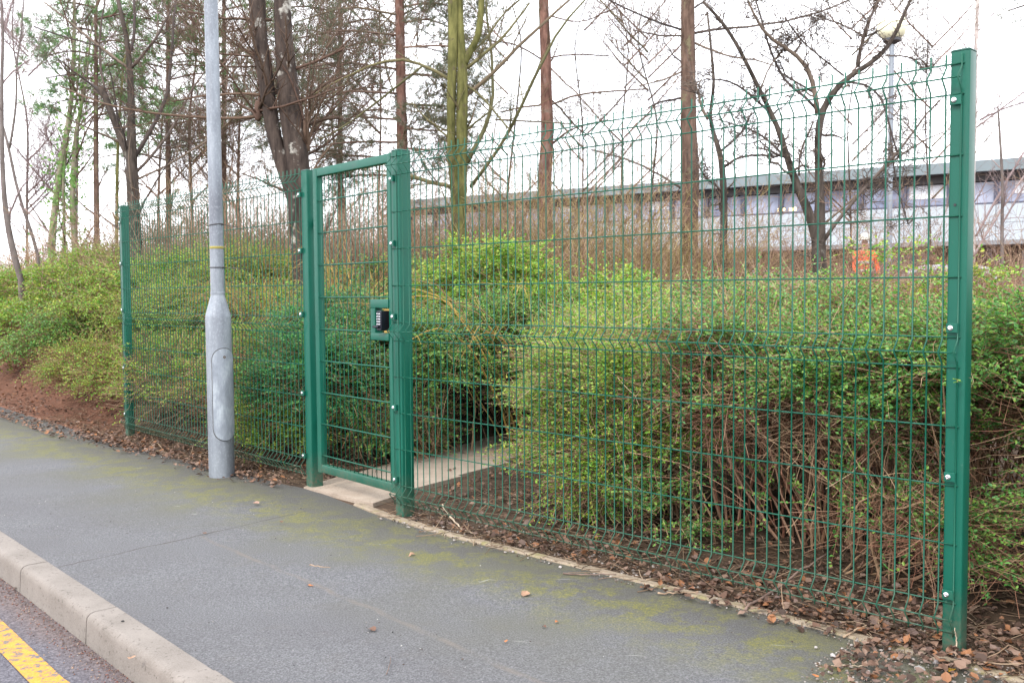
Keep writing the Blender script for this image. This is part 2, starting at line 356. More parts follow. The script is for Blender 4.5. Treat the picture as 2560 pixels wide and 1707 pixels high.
def post(fr, s0, s1, d0, d1, ztop, parent, name='post', holes=()):
    c = (fr(s0, d0, 0)+fr(s1, d1, 0))/2; ax = nrm(fr(1, 0, 0)-fr(0, 0, 0)); ay = nrm(fr(0, 1, 0)-fr(0, 0, 0))
    zb = -.12; c[2] = (ztop+zb)/2
    mb = MB().box(c, ax, ay, (0, 0, 1), abs(s1-s0)/2, abs(d1-d0)/2, (ztop-zb)/2, .006)
    po = mb.build(name, GREEN, parent, auto=35)
    cap = MB().box(fr((s0+s1)/2, (d0+d1)/2, ztop+.0015), ax, ay, (0, 0, 1), abs(s1-s0)/2+.001, abs(d1-d0)/2+.001, .003, .006)
    cap.build('post_cap', simple('cap_green', (.004, .06, .042), .5), po)
    for hs, hz_ in holes:
        MB().lathe(fr(hs, d0-.0012, hz_), [(.0001, 0), (.0045, 0), (.0045, .002), (.0035, .002), (.0001, .0018)], 12, nrm(fr(0, -1, 0)-fr(0, 0, 0)), ax).build('bolt_hole', DARK, po)
    return po
def clip(fr, s, z, parent, sgn=-1):
    ax = nrm(fr(1, 0, 0)-fr(0, 0, 0)); ay = nrm(fr(0, -1, 0)-fr(0, 0, 0))
    mb = MB().box(fr(s, -.011, z), ax, (0, 0, 1), ay, .017, .0155, .0025, .002)
    mb.box(fr(s+.0175*sgn, -.006, z), ax, (0, 0, 1), ay, .0018, .0155, .0075)
    cl = mb.build('clip', GREEN, parent, auto=35)
    b = MB().lathe(fr(s-.003*sgn, -.0137, z), [(.0095, 0), (.0095, .0015), (.0085, .0035), (.0065, .005), (.004, .0055), (.0035, .003), (.0001, .003)], 16, ay, ax)
    b.build('bolt', STEEL, cl, auto=40)

CZ = [1.78, 1.43, 1.03, .53, .13]
frR = lambda s, d, z: P(s, d, z)
tR = thing('mesh_fence', 'long green welded mesh fence run from the gate to the tall post at the right', 'fence', tuple(P(1.5, 0, 0)))
mesh_panel(frR, 3.0, ZB, tR)
post(frR, -.022, .040, .004, .066, 2.02, tR, holes=[(.018, 1.515)])
for i, z in enumerate(CZ):
    if i != 1: clip(frR, .018, z+ZB, tR)
c47, s47 = math.cos(.8326), math.sin(.8326)
frL = frame2((-1.3245, 6.1137), (-c47, s47), (s47, c47)); LL = 3.038
tL = thing('mesh_fence', 'shorter looking green mesh fence run behind the grey lamp column', 'fence', tuple(frL(1.5, 0, 0)))
mesh_panel(frL, LL, ZB+.012, tL, seed=2)
post(frL, LL-.04, LL+.022, .004, .066, 2.0, tL)
for z in CZ: clip(frL, LL-.018, z+ZB, tL, 1); clip(frL, .0, z+ZB, tL)
# gate and its two posts
G0 = np.array([-.653, 5.313]); G1 = np.array([-1.3245, 6.114]); ga = (G1-G0)/np.linalg.norm(G1-G0); gn = np.array([ga[1], -ga[0]])
frG = frame2(G0, ga, gn)
post(frG, -.066, .008, .004, .084, 2.01, tR, holes=[(-.045, 1.98)])
post(frG, .968, 1.045, .004, .084, 2.005, tL)
for z in CZ: clip(frG, -.012, z+ZB, tR)
tG = thing('gate', 'single green mesh gate with black keypad lock between the two fence runs', 'gate', tuple(frG(.45, .03, 0)))
az = (0, 0, 1); gx = np.array([*ga, 0]); gy = np.array([*gn, 0])
fb = MB()
zt, zb_, w_ = 1.926+ZB, .045+ZB, .05
def gbar(t0, t1, z0, z1, d0=.010, d1=.055, bev=.004):
    c = (frG(t0, d0, z0)+frG(t1, d1, z1))/2
    if (t1-t0) > (z1-z0): fb.box(c, az, gy, gx, (z1-z0)/2, (d1-d0)/2, (t1-t0)/2, bev)
    else: fb.box(c, gx, gy, az, (t1-t0)/2, (d1-d0)/2, (z1-z0)/2, bev)
gbar(.012, .058, zb_, zt); gbar(.855, .903, zb_, zt)
gbar(.058, .855, zb_+.0006, zb_+.05, .0115, .0535); gbar(.058, .855, zt-.05, zt-.0006, .0115, .0535)
fb.build('gate_frame', GREEN, tG, auto=35)
mb = MB()
bars = [.154+.1966*k+ZB for k in range(9)]
lockz0, lockz1 = .893+ZB, 1.125+ZB
for z in bars:
    t0 = .058 if not lockz0 < z < lockz1 else .246
    mb.tubes(np.array([[frG(t, .020, z) for t in np.linspace(t0, .858, 6)]]), .0042, 8)
k = 0; t = .085
while t < .85:
    segs = [(zb_+.04, zt-.04)] if t > .25 else [(zb_+.04, lockz0), (lockz1, zt-.04)]
    for z0, z1 in segs: mb.tubes(np.array([[frG(t, .0275, z) for z in np.linspace(z0, z1, 4)]]), .0029, 6)
    t += .05
mb.build('gate_mesh', GREENW, tG, smooth=True)
fb = MB()
gbar(.058, .246, lockz1-.05, lockz1, .006, .058); gbar(.058, .246, lockz0, lockz0+.042, .006, .058); gbar(.198, .246, lockz0+.042, lockz1-.05, .0065, .0575)
lb = fb.build('lock_box', GREEN, tG, auto=35)
BLK = simple('black_metal', (.018, .02, .03), .35, .6); BRASS = simple('brass', (.55, .38, .10), .4, .8); KEY = simple('chrome_key', (.8, .82, .85), .25, .7)
mb = MB().box(frG(.102, .0, ZB+1.006), gx, az, -gy, .024, .055, .030, .006)
lk = mb.build('keypad_lock', BLK, tG, auto=35)
MB().box(frG(.10, .035, ZB+1.004), gx, az, -gy, .042, .068, .004, .002).build('lock_plate', BRASS, lk)
MB().box(frG(.085, .095, ZB+1.006), gx, az, gy, .026, .056, .030, .006).build('inner_lock_body', BLK, lk, auto=35)
kb_ = MB()
for i in range(5):
    for j in range(3): kb_.lathe(frG(.102+(j-1)*.0135, -.0302, ZB+1.044-i*.0145), [(.0036, 0), (.0036, .002), (.0025, .003), (.0001, .003)], 8, -gy, gx)
kb_.build('keys', KEY, lk)
MB().tubes(np.array([[frG(.102+t, -.040, ZB+.972) for t in (-.012, 0, .02, .042)]]), np.array([[.007, .009, .007, .006]]), 10).tubes(
    np.array([[frG(.102, d, ZB+.972) for d in (-.03, -.042)]]), .007, 10).build('handle', BLK, lk, smooth=True)
for z in (.35, 1.6):
    MB().lathe(frG(.93, .07, z+ZB-.04), [(.011, 0), (.011, .08)], 14).box(frG(.93, .062, z+ZB), gx, gy, az, .035, .004, .02).build('hinge', GREEN, tG, auto=40)

# ------------------------------------------------------------------ lamp column
m = MT('galvanised_steel'); p = m.pos(); n1 = m.noise(9, 6, .65, m.scaled(p, 1, 1, .22)); n2 = m.noise(95, 4, .7, m.scaled(p, 1, 1, .6))
c = m.ramp(n1, [(.28, (.14, .15, .175)), (.5, (.20, .22, .25)), (.75, (.32, .35, .385))])
c = m.mix(m.math('MULTIPLY', m.ramp(n2, [(.52, (0, 0, 0)), (.62, (1, 1, 1))]), .32), c, (.38, .41, .44))
GALV = m.bsdf(c, .5, .45, bump=n2, bs=.08, bd=.002)
m = MT('galvanised_door'); p = m.pos(); n1 = m.noise(16, 7, .7, m.scaled(p, 1, 1, .35))
c = m.ramp(n1, [(.3, (.17, .19, .22)), (.5, (.26, .29, .33)), (.7, (.42, .46, .50))])
GALVD = m.bsdf(c, .5, .35, bump=n1, bs=.06, bd=.002)
LC = np.array([-1.981, 6.518, 0.])
tP = thing('lamp_column', 'grey galvanised lamp column with oval access door on the pavement', 'street lamp', tuple(LC))
col = MB().lathe(LC, [(.0855, -.1), (.0852, .0), (.084, 1.08), (.0815, 1.10), (.0465, 1.225), (.0455, 1.235), (.0475, 1.236), (.0475, 1.25), (.0455, 1.252), (.0445, 3), (.038, 6.2)], 40).build('column', GALV, tP, auto=25)
mb = MB(); n = 22
yaw0 = math.atan2(-LC[1], -LC[0])+.36    # the way the door faces
ring = []
zc0, zc1, hw = .255+.085, .875-.085, .076
pts = [(hw*math.cos(t), zc1+.084*math.sin(t)) for t in np.linspace(0, math.pi, n)]+[(-hw*math.cos(t), zc0-.084*math.sin(t)) for t in np.linspace(0, math.pi, n)]
def wrap(u, z, rr): g = yaw0+u/rr*1.06; return [LC[0]+rr*math.cos(g), LC[1]+rr*math.sin(g), z]
K_ = len(pts)//2; zs = np.linspace(0, 1, 9); V = []
# door skin as rows of a grid: each ring point on the right joined to its mirror on the left
rowsz = np.unique(np.round(np.concatenate([zc1+.084*np.sin(np.linspace(0, math.pi/2, 10)), zc0-.084*np.sin(np.linspace(0, math.pi/2, 10)), np.linspace(zc0, zc1, 8)]), 5))
def halfw(z):
    if z > zc1: return hw*math.sqrt(max(0, 1-((z-zc1)/.084)**2))
    if z < zc0: return hw*math.sqrt(max(0, 1-((zc0-z)/.084)**2))
    return hw
nu = 13
def door_mesh(sc, r0, r1):
    V = []
    for rr in (r0, r1):
        for z in rowsz:
            h_ = max(halfw(z), .002)*sc; z2 = (zc0+zc1)/2+(z-(zc0+zc1)/2)*(1+(sc-1)*.3)
            for u in np.linspace(-h_, h_, nu): V.append(wrap(u, z2, rr))
    R_ = len(rowsz); f = []
    for L_ in (0, 1):
        o_ = L_*R_*nu
        for i in range(R_-1):
            for j in range(nu-1):
                q = [o_+i*nu+j, o_+i*nu+j+1, o_+(i+1)*nu+j+1, o_+(i+1)*nu+j]; f.append(q if L_ else q[::-1])
    for i in range(R_-1):
        for j in (0, nu-1): f.append([i*nu+j, (i+1)*nu+j, R_*nu+(i+1)*nu+j, R_*nu+i*nu+j])
    for i in (0, R_-1):
        for j in range(nu-1): f.append([i*nu+j, i*nu+j+1, R_*nu+i*nu+j+1, R_*nu+i*nu+j])
    return MB().add(V, [f])
dr = door_mesh(1., .0868, .0955).build('access_door', GALVD, tP, auto=35); fixn(dr)
fixn(door_mesh(1.055, .0858, .0872).build('door_rim_shade', simple('painted_rim_shade', (.05, .048, .045), .8), dr))  # thin dark shell: the shadow round the door edge, put in as colour
dv = np.array([math.cos(yaw0), math.sin(yaw0), 0]); ux = np.array([-dv[1], dv[0], 0])
MB().lathe(LC+dv*.0945+np.array([0, 0, .817]), [(.009, 0), (.009, .002), (.0045, .002), (.004, .0008), (.0001, .0008)], 16, dv, ux).build('door_lock', simple('rusty_bolt', (.10, .06, .03), .5, .4), dr)
MB().lathe(LC, [(.0452, 1.540), (.0462, 1.541), (.0462, 1.557), (.0452, 1.558)], 32).build('yellow_band', simple('yellow_tape', (.24, .20, .04), .6), tP, smooth=True)
TIE = simple('black_plastic_tie', (.025, .022, .022), .4)
for z, tl, dz in ((1.416, .16, -.012), (1.702, .11, -.02)):
    g = np.linspace(0, 2*math.pi, 33); mb = MB().tubes(np.array([[LC+np.array([.0475*math.cos(q), .0475*math.sin(q), z+(.006 if dz < -.015 else 0)*math.cos(q)]) for q in g]]), .0035, 6)
    b0 = LC+np.array([.046, -.012, z]); mb.tubes(np.array([[b0+np.array([tl*t, -.02*t, dz*t]) for t in (0, .3, .6, 1)]]), .003, 6)
    mb.box(b0+np.array([0, -.003, 0]), (1, 0, 0), (0, 1, 0), az, .006, .004, .005)
    mb.build('cable_tie', TIE, tP, smooth=True)
mb = MB().tubes(np.array([[LC+np.array([0, 0, 6.15]), LC+np.array([0, 0, 6.35]), LC+np.array([-.15, -.15, 6.45]), LC+np.array([-.6, -.62, 6.5])]]), .03, 12)
mb.build('bracket', GALV, tP, smooth=True)
MB().box(LC+np.array([-.8, -.82, 6.5]), nrm(np.array([1., 1, 0])), nrm(np.array([-1., 1, 0])), az, .32, .13, .06, .05).build('lantern', simple('lantern_grey', (.3, .3, .32)), tP, auto=40)

# ------------------------------------------------------------------ plant generators
def resample(pl, K):
    pl = np.asarray(pl, float); d = np.r_[0, np.cumsum(np.linalg.norm(np.diff(pl[:, :3], axis=0), axis=1))]
    t = np.linspace(0, d[-1], K); return np.stack([np.interp(t, d, pl[:, i]) for i in range(pl.shape[1])], 1)
def smoothres(pl, K):
    q = resample(pl, K)
    for _ in range(2): q[1:-1] = .25*q[:-2]+.5*q[1:-1]+.25*q[2:]
    return q
def spawn(Pt, R, n, rng, lmin, lmax, ang=(35, 75), K=6, t0=.15, t1=1., upb=.15, wig=.12, rad=.5, zig=0., taper=.25, grav=0., rmax=9, bias=None):
    """n children per parent line; returns points (M,K,3) and radii (M,K)"""
    N, Kp, _ = Pt.shape; M = N*n; idx = np.repeat(np.arange(N), n)
    t = rng.uniform(t0, t1, M)*(Kp-1); i = np.minimum(t.astype(int), Kp-2); fr = (t-i)[:, None]
    a_, b_ = Pt[idx, i], Pt[idx, i+1]; p0 = a_*(1-fr)+b_*fr; T = nrm(b_-a_)
    r0 = (R[idx, i]*(1-fr[:, 0])+R[idx, i+1]*fr[:, 0])
    q = rng.normal(size=(M, 3)); q -= (q*T).sum(1, keepdims=True)*T; q = nrm(q)
    an = np.radians(rng.uniform(*ang, M))[:, None]; D = T*np.cos(an)+q*np.sin(an); D[:, 2] += upb
    if bias is not None: D = D+np.asarray(bias)
    D = nrm(D); Ln = rng.uniform(lmin, lmax, M)*(1-.45*t/(Kp-1)); st = (Ln/(K-1))[:, None]
    pts = [p0]; d = D
    for k in range(1, K):
        d = nrm(d+rng.normal(0, wig, (M, 3))+np.array([0, 0, .03-grav]));
        zz = rng.normal(0, zig, (M, 3))*st if zig else 0
        pts.append(pts[-1]+d*st+zz)
    Pn = np.stack(pts, 1); r0 = np.minimum(r0*rad, rmax)
    Rn = r0[:, None]*np.linspace(1, taper, K)[None]
    return Pn, Rn
def leaves(pos, dr, nr, ln, wd, six=True):
    """leaf blades; pos (M,3) base, dr direction, nr normal"""
    M = len(pos); sdv = nrm(np.cross(dr, nr)); ln = ln[:, None]; wd = wd[:, None]
    if six:
        V = np.stack([pos, pos+dr*ln*.35+sdv*wd*.5+nr*wd*.18, pos+dr*ln*.75+sdv*wd*.38+nr*wd*.14, pos+dr*ln-nr*ln*.06,
                      pos+dr*ln*.75-sdv*wd*.38+nr*wd*.14, pos+dr*ln*.35-sdv*wd*.5+nr*wd*.18], 1)
        b = np.arange(M)[:, None]*6; F_ = np.concatenate([b+np.array([[0, 1, 2, 3]]), b+np.array([[0, 3, 4, 5]])])
    else:
        V = np.stack([pos, pos+dr*ln*.5+sdv*wd*.5, pos+dr*ln, pos+dr*ln*.5-sdv*wd*.5], 1); F_ = np.arange(M)[:, None]*4+np.array([[0, 1, 2, 3]])
    return V.reshape(-1, 3), F_
def leafy(Pt, nl, rng, ln, wd, t0=.15, six=True, side=.9, keep=None):
    N, K, _ = Pt.shape; M = N*nl; idx = np.repeat(np.arange(N), nl)
    t = np.tile(np.linspace(t0, .99, nl), N)*(K-1)+rng.uniform(-.1, .1, M); t = np.clip(t, 0, K-1.001)
    i = t.astype(int); fr = (t-i)[:, None]; a_, b_ = Pt[idx, i], Pt[idx, i+1]; p0 = a_*(1-fr)+b_*fr; T = nrm(b_-a_)
    h = nrm(np.cross(T, np.array([0, 0, 1.])+rng.normal(0, .35, (M, 3)))); sg_ = np.tile(np.where(np.arange(nl) % 2, 1., -1.), N)[:, None]
    D = nrm(T*.55+h*sg_*side+rng.normal(0, .3, (M, 3))+np.array([0, 0, .12])); Nn = rng.normal(0, .45, (M, 3))+np.array([0, 0, 1.]); Nn -= (Nn*D).sum(1, keepdims=True)*D
    k = np.ones(M, bool) if keep is None else rng.random(M) < keep
    return leaves(p0[k], D[k], nrm(Nn)[k], rng.uniform(*ln, M)[k], rng.uniform(*wd, M)[k], six)
def bez(p0, p1, p2, K):
    t = np.linspace(0, 1, K)[None, :, None]; return (1-t)**2*p0[:, None]+2*t*(1-t)*p1[:, None]+t*t*p2[:, None]

LG = leafmat('hedge_leaf', [(.045, .15, .03), (.075, .23, .04), (.12, .33, .06), (.21, .41, .065), (.33, .48, .08), (.13, .33, .11)])
LY = leafmat('yellow_green_leaf', [(.10, .26, .03), (.16, .36, .04), (.25, .45, .05), (.38, .51, .06), (.13, .31, .06), (.46, .46, .06)])
LD = leafmat('dark_hedge_leaf', [(.03, .14, .045), (.045, .21, .06), (.07, .28, .075), (.12, .36, .08)])
TWB = twigmat('brown_twig', [(.12, .065, .04), (.24, .14, .08), (.38, .26, .16), (.17, .095, .06)])
TWT = twigmat('tan_twig', [(.22, .14, .08), (.34, .235, .15), (.17, .10, .06), (.42, .31, .21)])
TWR = twigmat('reddish_twig', [(.17, .075, .05), (.28, .14, .09), (.22, .13, .08), (.36, .22, .15)])
TWY = twigmat('golden_stem', [(.30, .19, .05), (.38, .26, .08), (.22, .16, .06), (.18, .12, .06)])

def shrub(label, blobs, nspray, leaf, twig, seed, ln=(.010, .018), wd=(.006, .010), sl=(.10, .32), nl=16, sweep=(0, 0, 0), low=-.15, bare=.25,
          name='shrub', group='shrubs behind the fence', cat='shrub', keep=.95, nstem=90, ntan=60, six=True, shell=(.58, 1.14), droop=.05, stemr=.0075, zmin=.12):
    rng = np.random.default_rng(seed); nspray = int(nspray*(2.0 if six else 1.6)); ln = tuple(x*(1.3 if six else 1.6) for x in ln); wd = tuple(x*(1.4 if six else 1.7) for x in wd)
    B = [(P(b[0], b[1], b[2]), np.array(b[3:6])) for b in blobs]; Bax = np.array([[*A_, 0], [*N_, 0], [0, 0, 1.]])
    vol = np.array([(b[1][0]*b[1][1]+b[1][0]*b[1][2]+b[1][1]*b[1][2]) for b in B]); vol /= vol.sum()
    BC = np.array([i[0] for i in B]); BR = np.array([i[1] for i in B])
    def shell_pts(m_, sh, inner):
        k = rng.choice(len(B), m_, p=vol); dr = nrm(rng.normal(size=(m_, 3))); kk = rng.random(m_) < np.where(dr[:, 2] < low, .05, 1.); k, dr = k[kk], dr[kk]
        C, R = BC[k], BR[k]; lump = 1+.12*np.sin(dr[:, 0]*7+C[:, 0]*5)+.10*np.sin(dr[:, 1]*9+dr[:, 2]*6+seed)+.06*np.sin(dr[:, 0]*17+dr[:, 2]*13)
        q = (dr*R*lump[:, None]*rng.uniform(*sh, (len(dr), 1)))@Bax+C
        ins = np.zeros(len(q), bool)
        for c_, r_ in B: ins |= ((((q-c_)@Bax.T/r_)**2).sum(1) < inner**2)
        return q[~ins], nrm(dr@Bax)[~ins], k[~ins]
    per = 34
    pq, po, pk = shell_pts(int(nspray/per*2.2), shell, .55); npd = int(nspray/per); pq, po, pk = pq[:npd], po[:npd], pk[:npd]
    rep = np.repeat(np.arange(len(pq)), per); m_ = len(rep); ph = rng.uniform(0, 2*math.pi, m_); hd = np.c_[np.cos(ph), np.sin(ph), np.zeros(m_)]
    oh = po[rep]*[1, 1, .25]; hd = nrm(hd+oh*.9); psz = rng.uniform(.6, 1.4, len(pq))[rep, None]
    q1 = pq[rep]+hd*rng.uniform(0, .20, (m_, 1))*psz+np.c_[rng.normal(0, .02, (m_, 2)), rng.normal(0, .028, m_)]-np.array([0, 0, 1])*(rng.uniform(0, .05, (m_, 1)))
    D1 = nrm(hd*.8+oh*.35+rng.normal(0, .22, (m_, 3))+np.array([0, 0, .12])+np.array(sweep)*.8)
    q2, o2, k2 = shell_pts(int(nspray*.8), shell, .62); n2 = int(nspray*.25); q2, o2, k2 = q2[:n2], o2[:n2], k2[:n2]
    D2_ = nrm(o2*.55+rng.normal(0, .5, (len(q2), 3))+np.array([0, 0, .35])+np.array(sweep))
    q = np.r_[q1, q2]; out = np.r_[po[rep], o2]; k = np.r_[pk[rep], k2]; D = np.r_[D1, D2_]
    sdq = np.stack([(q[:, :2]-O_)@A_, (q[:, :2]-O_)@N_], 1); gz = ground_z(sdq[:, 0], sdq[:, 1])
    ok = (q[:, 2] > gz+zmin) & (sdq[:, 1] > dedge(sdq[:, 0])+.12); q, out, k, D, gz = q[ok], out[ok], k[ok], D[ok], gz[ok]
    M = len(q); L_ = rng.uniform(*sl, M)
    K = 5; pts = [q-D*L_[:, None]*.35]; d = D
    for j in range(1, K):
        d = nrm(d+rng.normal(0, .13, (M, 3))-np.array([0, 0, droop])); pts.append(pts[-1]+d*(L_/(K-1))[:, None])
    SP = np.stack(pts, 1)
    th = thing(name, label, cat, tuple(np.r_[P(blobs[0][0], blobs[0][1])[:2], float(ground_z(blobs[0][0], blobs[0][1]))]), group)
    lf = rng.random(M) > bare*.75
    V, Fq = leafy(SP[lf], nl, rng, ln, wd, .05, six, keep=keep)
    npmesh('foliage', V, Fq, leaf, th)
    mb = MB(); mb.tubes(SP, np.linspace(.0018, .0007, K)[None]*np.ones((M, 1))*(stemr/.006)**.5, 3, False)
    # stems that carry the sprays
    i = rng.choice(M, min(M, nstem), replace=False); base = []
    for c_i in k[i]:
        c_, r_ = B[c_i]; qq = c_+np.r_[rng.normal(0, .16, 2)*r_[:2], 0]+np.r_[A_*r_[0]*.55*rng.choice([-1., 0., 1.])+N_*.22, 0]; sdb = ((qq[:2]-O_)@A_, (qq[:2]-O_)@N_)
        sdb = (sdb[0], max(sdb[1], dedge(sdb[0])+.25)); qq = P(*sdb); base.append([qq[0], qq[1], float(ground_z(*sdb))-.03])
    base = np.array(base); tip = SP[i, 1]; midp = base*.55+tip*.45; midp[:, 2] = base[:, 2]+(tip[:, 2]-base[:, 2])*rng.uniform(.35, 1.1, len(i)); midp += rng.normal(0, .15, midp.shape)*[1, 1, .5]
    ST = bez(base, midp, tip, 9); ST[:, 1:-1] += rng.normal(0, .010, ST[:, 1:-1].shape)
    RS = rng.uniform(.25, 1.15, (len(i), 1))*stemr*np.linspace(1, .3, 9)[None]; mb.tubes(ST, RS, 5, False)
    C1, R1 = spawn(ST, RS, 3, rng, .12, .5, (20, 60), 6, .3, 1., .1, .18, .55); R1 = np.maximum(R1, .0009); mb.tubes(C1, R1, 3, False)
    mb.build('stems', twig, th)
    if ntan:
        j = rng.choice(M, min(M, ntan*14)); gz2 = gz[j]; c0 = q[j]-out[j]*.05; c0[:, 2] = gz2+(c0[:, 2]-gz2)*rng.uniform(.62, 1.05, len(j)); D2 = nrm(rng.normal(size=(len(j), 3))*[1, 1, .45]+np.array([0, 0, .15])+np.array(sweep)*1.2)
        L2 = rng.uniform(.2, .65, len(j)); pts = [c0-D2*L2[:, None]*.5]; d = D2
        for t in range(1, 6): d = nrm(d+rng.normal(0, .16, d.shape)); pts.append(pts[-1]+d*(L2/5)[:, None])
        MB().tubes(np.stack(pts, 1), .0012, 3, False).build('dry_twigs', TWR if seed % 2 else TWT, th)
    return th

def tree(name, label, dep, limbs, bark, seed, cat='tree', group='bare trees behind the fence', ntw=(7, 5), tl=((.5, 1.6), (.2, .7)), twig=None, wob=.25,
         zig=0., ang=(30, 70), upb=.25, base=None, minr=.0022, foliage=None, sides=12, ext=None, wig=.1, t0=.1, ntr=0, tmul=1.):
    """limbs: lists of (x, y, width px) traced in the photograph, first ones are trunks (ntr of them)"""
    rng = np.random.default_rng(seed); px_m = dep/F
    lines = []
    for li, l in enumerate(limbs):
        l = np.asarray(l, float); p3 = np.array([at(x, y, dep) for x, y, _ in l]); w3 = l[:, 2]*px_m/2
        q = np.c_[p3, w3]; q = smoothres(q, 22 if li < ntr else 10)
        if li >= ntr:   # let limbs leave the picture plane
            ph = rng.uniform(0, 6.28); amp = wob*rng.choice([-1, 1]); tt = np.linspace(0, 1, len(q)); off = amp*tt*(1+.4*np.sin(tt*4+ph))*np.linalg.norm(q[-1, :3]-q[0, :3])
            dirc = nrm(q[:, :3]-np.array([0, 0, EYE])); q[:, :3] += dirc*off[:, None]
            q[1:, :3] += rng.normal(0, q[1:, 3].mean()*.25, q[1:, :3].shape)
        lines.append(q)
    b0 = lines[0][0]; sdb = ((b0[:2]-O_)@A_, (b0[:2]-O_)@N_); gz0 = float(ground_z(*sdb))
    for li in range(ntr):      # run trunks down into the soil, and up past the top of the picture
        q = lines[li]
        if q[0, 2] < EYE+.9 and li < (base if base is not None else ntr):
            ext0 = q[0].copy(); ext0[2] = gz0-.15; ext0[3] *= 1.12; q = np.vstack([ext0, (ext0+q[0])/2, q]) if q[0, 2] > gz0+.1 else q
            lines[li] = q
        if ext and q[-1, 2] > EYE+2.2:
            u = nrm((q[-1]-q[-4])[:3]); e1 = lines[li][-1].copy(); add = []
            for k in range(1, 7):
                e2 = e1.copy(); e2[:3] += u*ext*k/6+np.array([math.sin(k*1.3)*.05, .03*k, 0]); e2[3] *= 1-.8*k/6; add.append(e2)
            lines[li] = np.vstack([lines[li], add])
    th = thing(name, label, cat, (float(b0[0]), float(b0[1]), gz0), group)
    tb = MB()
    for li in range(ntr): tb.tubes(lines[li][None, :, :3], lines[li][None, :, 3], sides)
    tb.build('trunk', bark, th, smooth=True)
    mb = MB(); K = 10; T_ = []
    for li in range(len(lines)):
        q = resample(lines[li], K) if len(lines[li]) != K else lines[li]; T_.append(q)
        if li >= ntr: mb.tubes(lines[li][None, :, :3], lines[li][None, :, 3], 8)
    T_ = np.array(T_); Pt, R = T_[:, :, :3], np.maximum(T_[:, :, 3], minr)
    allp = []; up_ = Pt[ntr:] if len(Pt) > ntr else Pt
    src, sr_ = Pt, R
    for lv, (n, (a_, b_)) in enumerate(zip(ntw, tl)):
        C_, Rc = spawn(src, sr_, n, rng, a_*tmul, b_*tmul, ang, 7 if lv == 0 else 6, t0 if lv == 0 else .15, 1., upb, wig, .42 if lv == 0 else .55, zig, .3, rmax=.016)
        Rc = np.maximum(Rc, minr*(.8 if lv else 1)); mb.tubes(C_, Rc, 4 if lv == 0 else 3, False); allp.append(C_); src, sr_ = C_, Rc
    if ntr < len(lines) or ntw: mb.build('branches', twig or bark, th, smooth=True)
    if foliage: foliage(th, allp, rng)
    return th, lines
def tufts(Q, D, rng, n=16, ln=(.06, .11), wd=.006):
    M = len(Q); i = np.repeat(np.arange(M), n); d = nrm(D[i]*.6+rng.normal(0, .6, (M*n, 3))); p0 = Q[i]+rng.normal(0, .012, (M*n, 3))
    L_ = rng.uniform(*ln, M*n)[:, None]; s = nrm(np.cross(d, rng.normal(size=(M*n, 3))))*wd*.5
    V = np.stack([p0-s, p0+s, p0+d*L_], 1).reshape(-1, 3); return V, np.arange(M*n*3).reshape(-1, 3)
def pine_fol(mat, per=3, n=14, ln=(.06, .11), frac=1., wd=.006, lv=-1):
    def f(th, allp, rng):
        C_ = allp[lv]; C_ = C_[rng.random(len(C_)) < frac]; Q, D = [], []
        for k in range(per):
            j = C_.shape[1]-1-k
            if j < 1: break
            Q.append(C_[:, j]); D.append(nrm(C_[:, j]-C_[:, j-1]))
        V, F_ = tufts(np.concatenate(Q), np.concatenate(D), rng, n, ln, wd); npmesh('needles', V, F_, mat, th)
    return f
# ------------------------------------------------------------------ building beyond the trees
B0 = at(2560, 853, 30.); B0[2] = 0; bu = nrm(np.array([-14, 8.5, 0])); bn = np.array([bu[1], -bu[0], 0.]); bn = -bn if bn[1] > 0 else bn
def bp(u, out, z): return B0+bu*u+bn*out+np.array([0, 0, z])
def bbox(mb, u0, u1, o0, o1, z0, z1): return mb.box(bp((u0+u1)/2, (o0+o1)/2, (z0+z1)/2), bu, bn, az, abs(u1-u0)/2, abs(o1-o0)/2, (z1-z0)/2)
GZ = .42; U0, U1 = -14, 24.2
tb = thing('office_building', 'long low pale office block with blue windows behind the bare trees', 'building', tuple(bp(6, 0, GZ)))
CLAD = simple('white_cladding', (.36, .40, .44), .6, var=.05, scale=1, bs=0); FASC = simple('grey_fascia', (.15, .185, .20), .5, var=.06, scale=1, bs=0)
DKW = simple('dark_brick', (.10, .07, .055), .9, scale=8); SOF = simple('dark_soffit', (.05, .045, .045), .8)
mb = MB(); bbox(mb, U0, U1, -8, 0, 2.74, 3.87); cw = mb.build('wall', CLAD, tb); jb = MB(); [bbox(jb, q-.015, q+.015, -.1, .006, 2.74, 3.87) for q in np.arange(U0+1.35, U1, 2.7)]; bbox(jb, U0, U1, -.1, .005, 3.28, 3.30); jb.build('panel_joints', simple('joint_grey', (.2, .21, .23), .8), cw)
mb = MB(); bbox(mb, U0, U1, -8.3, .5, 4.86, 5.20); r_ = mb.build('roof', FASC, tb)
mb = MB(); bbox(mb, U0, U1, -8, .1, 4.6, 4.86); mb.build('soffit', SOF, tb)
mb = MB(); bbox(mb, U0, U1, -8, -1.6, GZ-.3, 2.6); mb.build('ground_floor_wall', DKW, tb)
mb = MB(); bbox(mb, U0, U1, -8, .15, 2.6, 2.74); mb.build('canopy', simple('canopy_grey', (.20, .20, .21), .7), tb)
m = MT('office_glass'); p = m.pos(); n1 = m.noise(.9, 3, .6, p)
GLASS = m.bsdf(m.ramp(n1, [(.35, (.14, .16, .24)), (.65, (.34, .37, .48))]), .12, spec=.8)
MUL = simple('dark_mullion', (.05, .055, .09), .5); BLIND = simple('pale_blind', (.6, .62, .66), .8)
rb = np.random.default_rng(9); u = U0
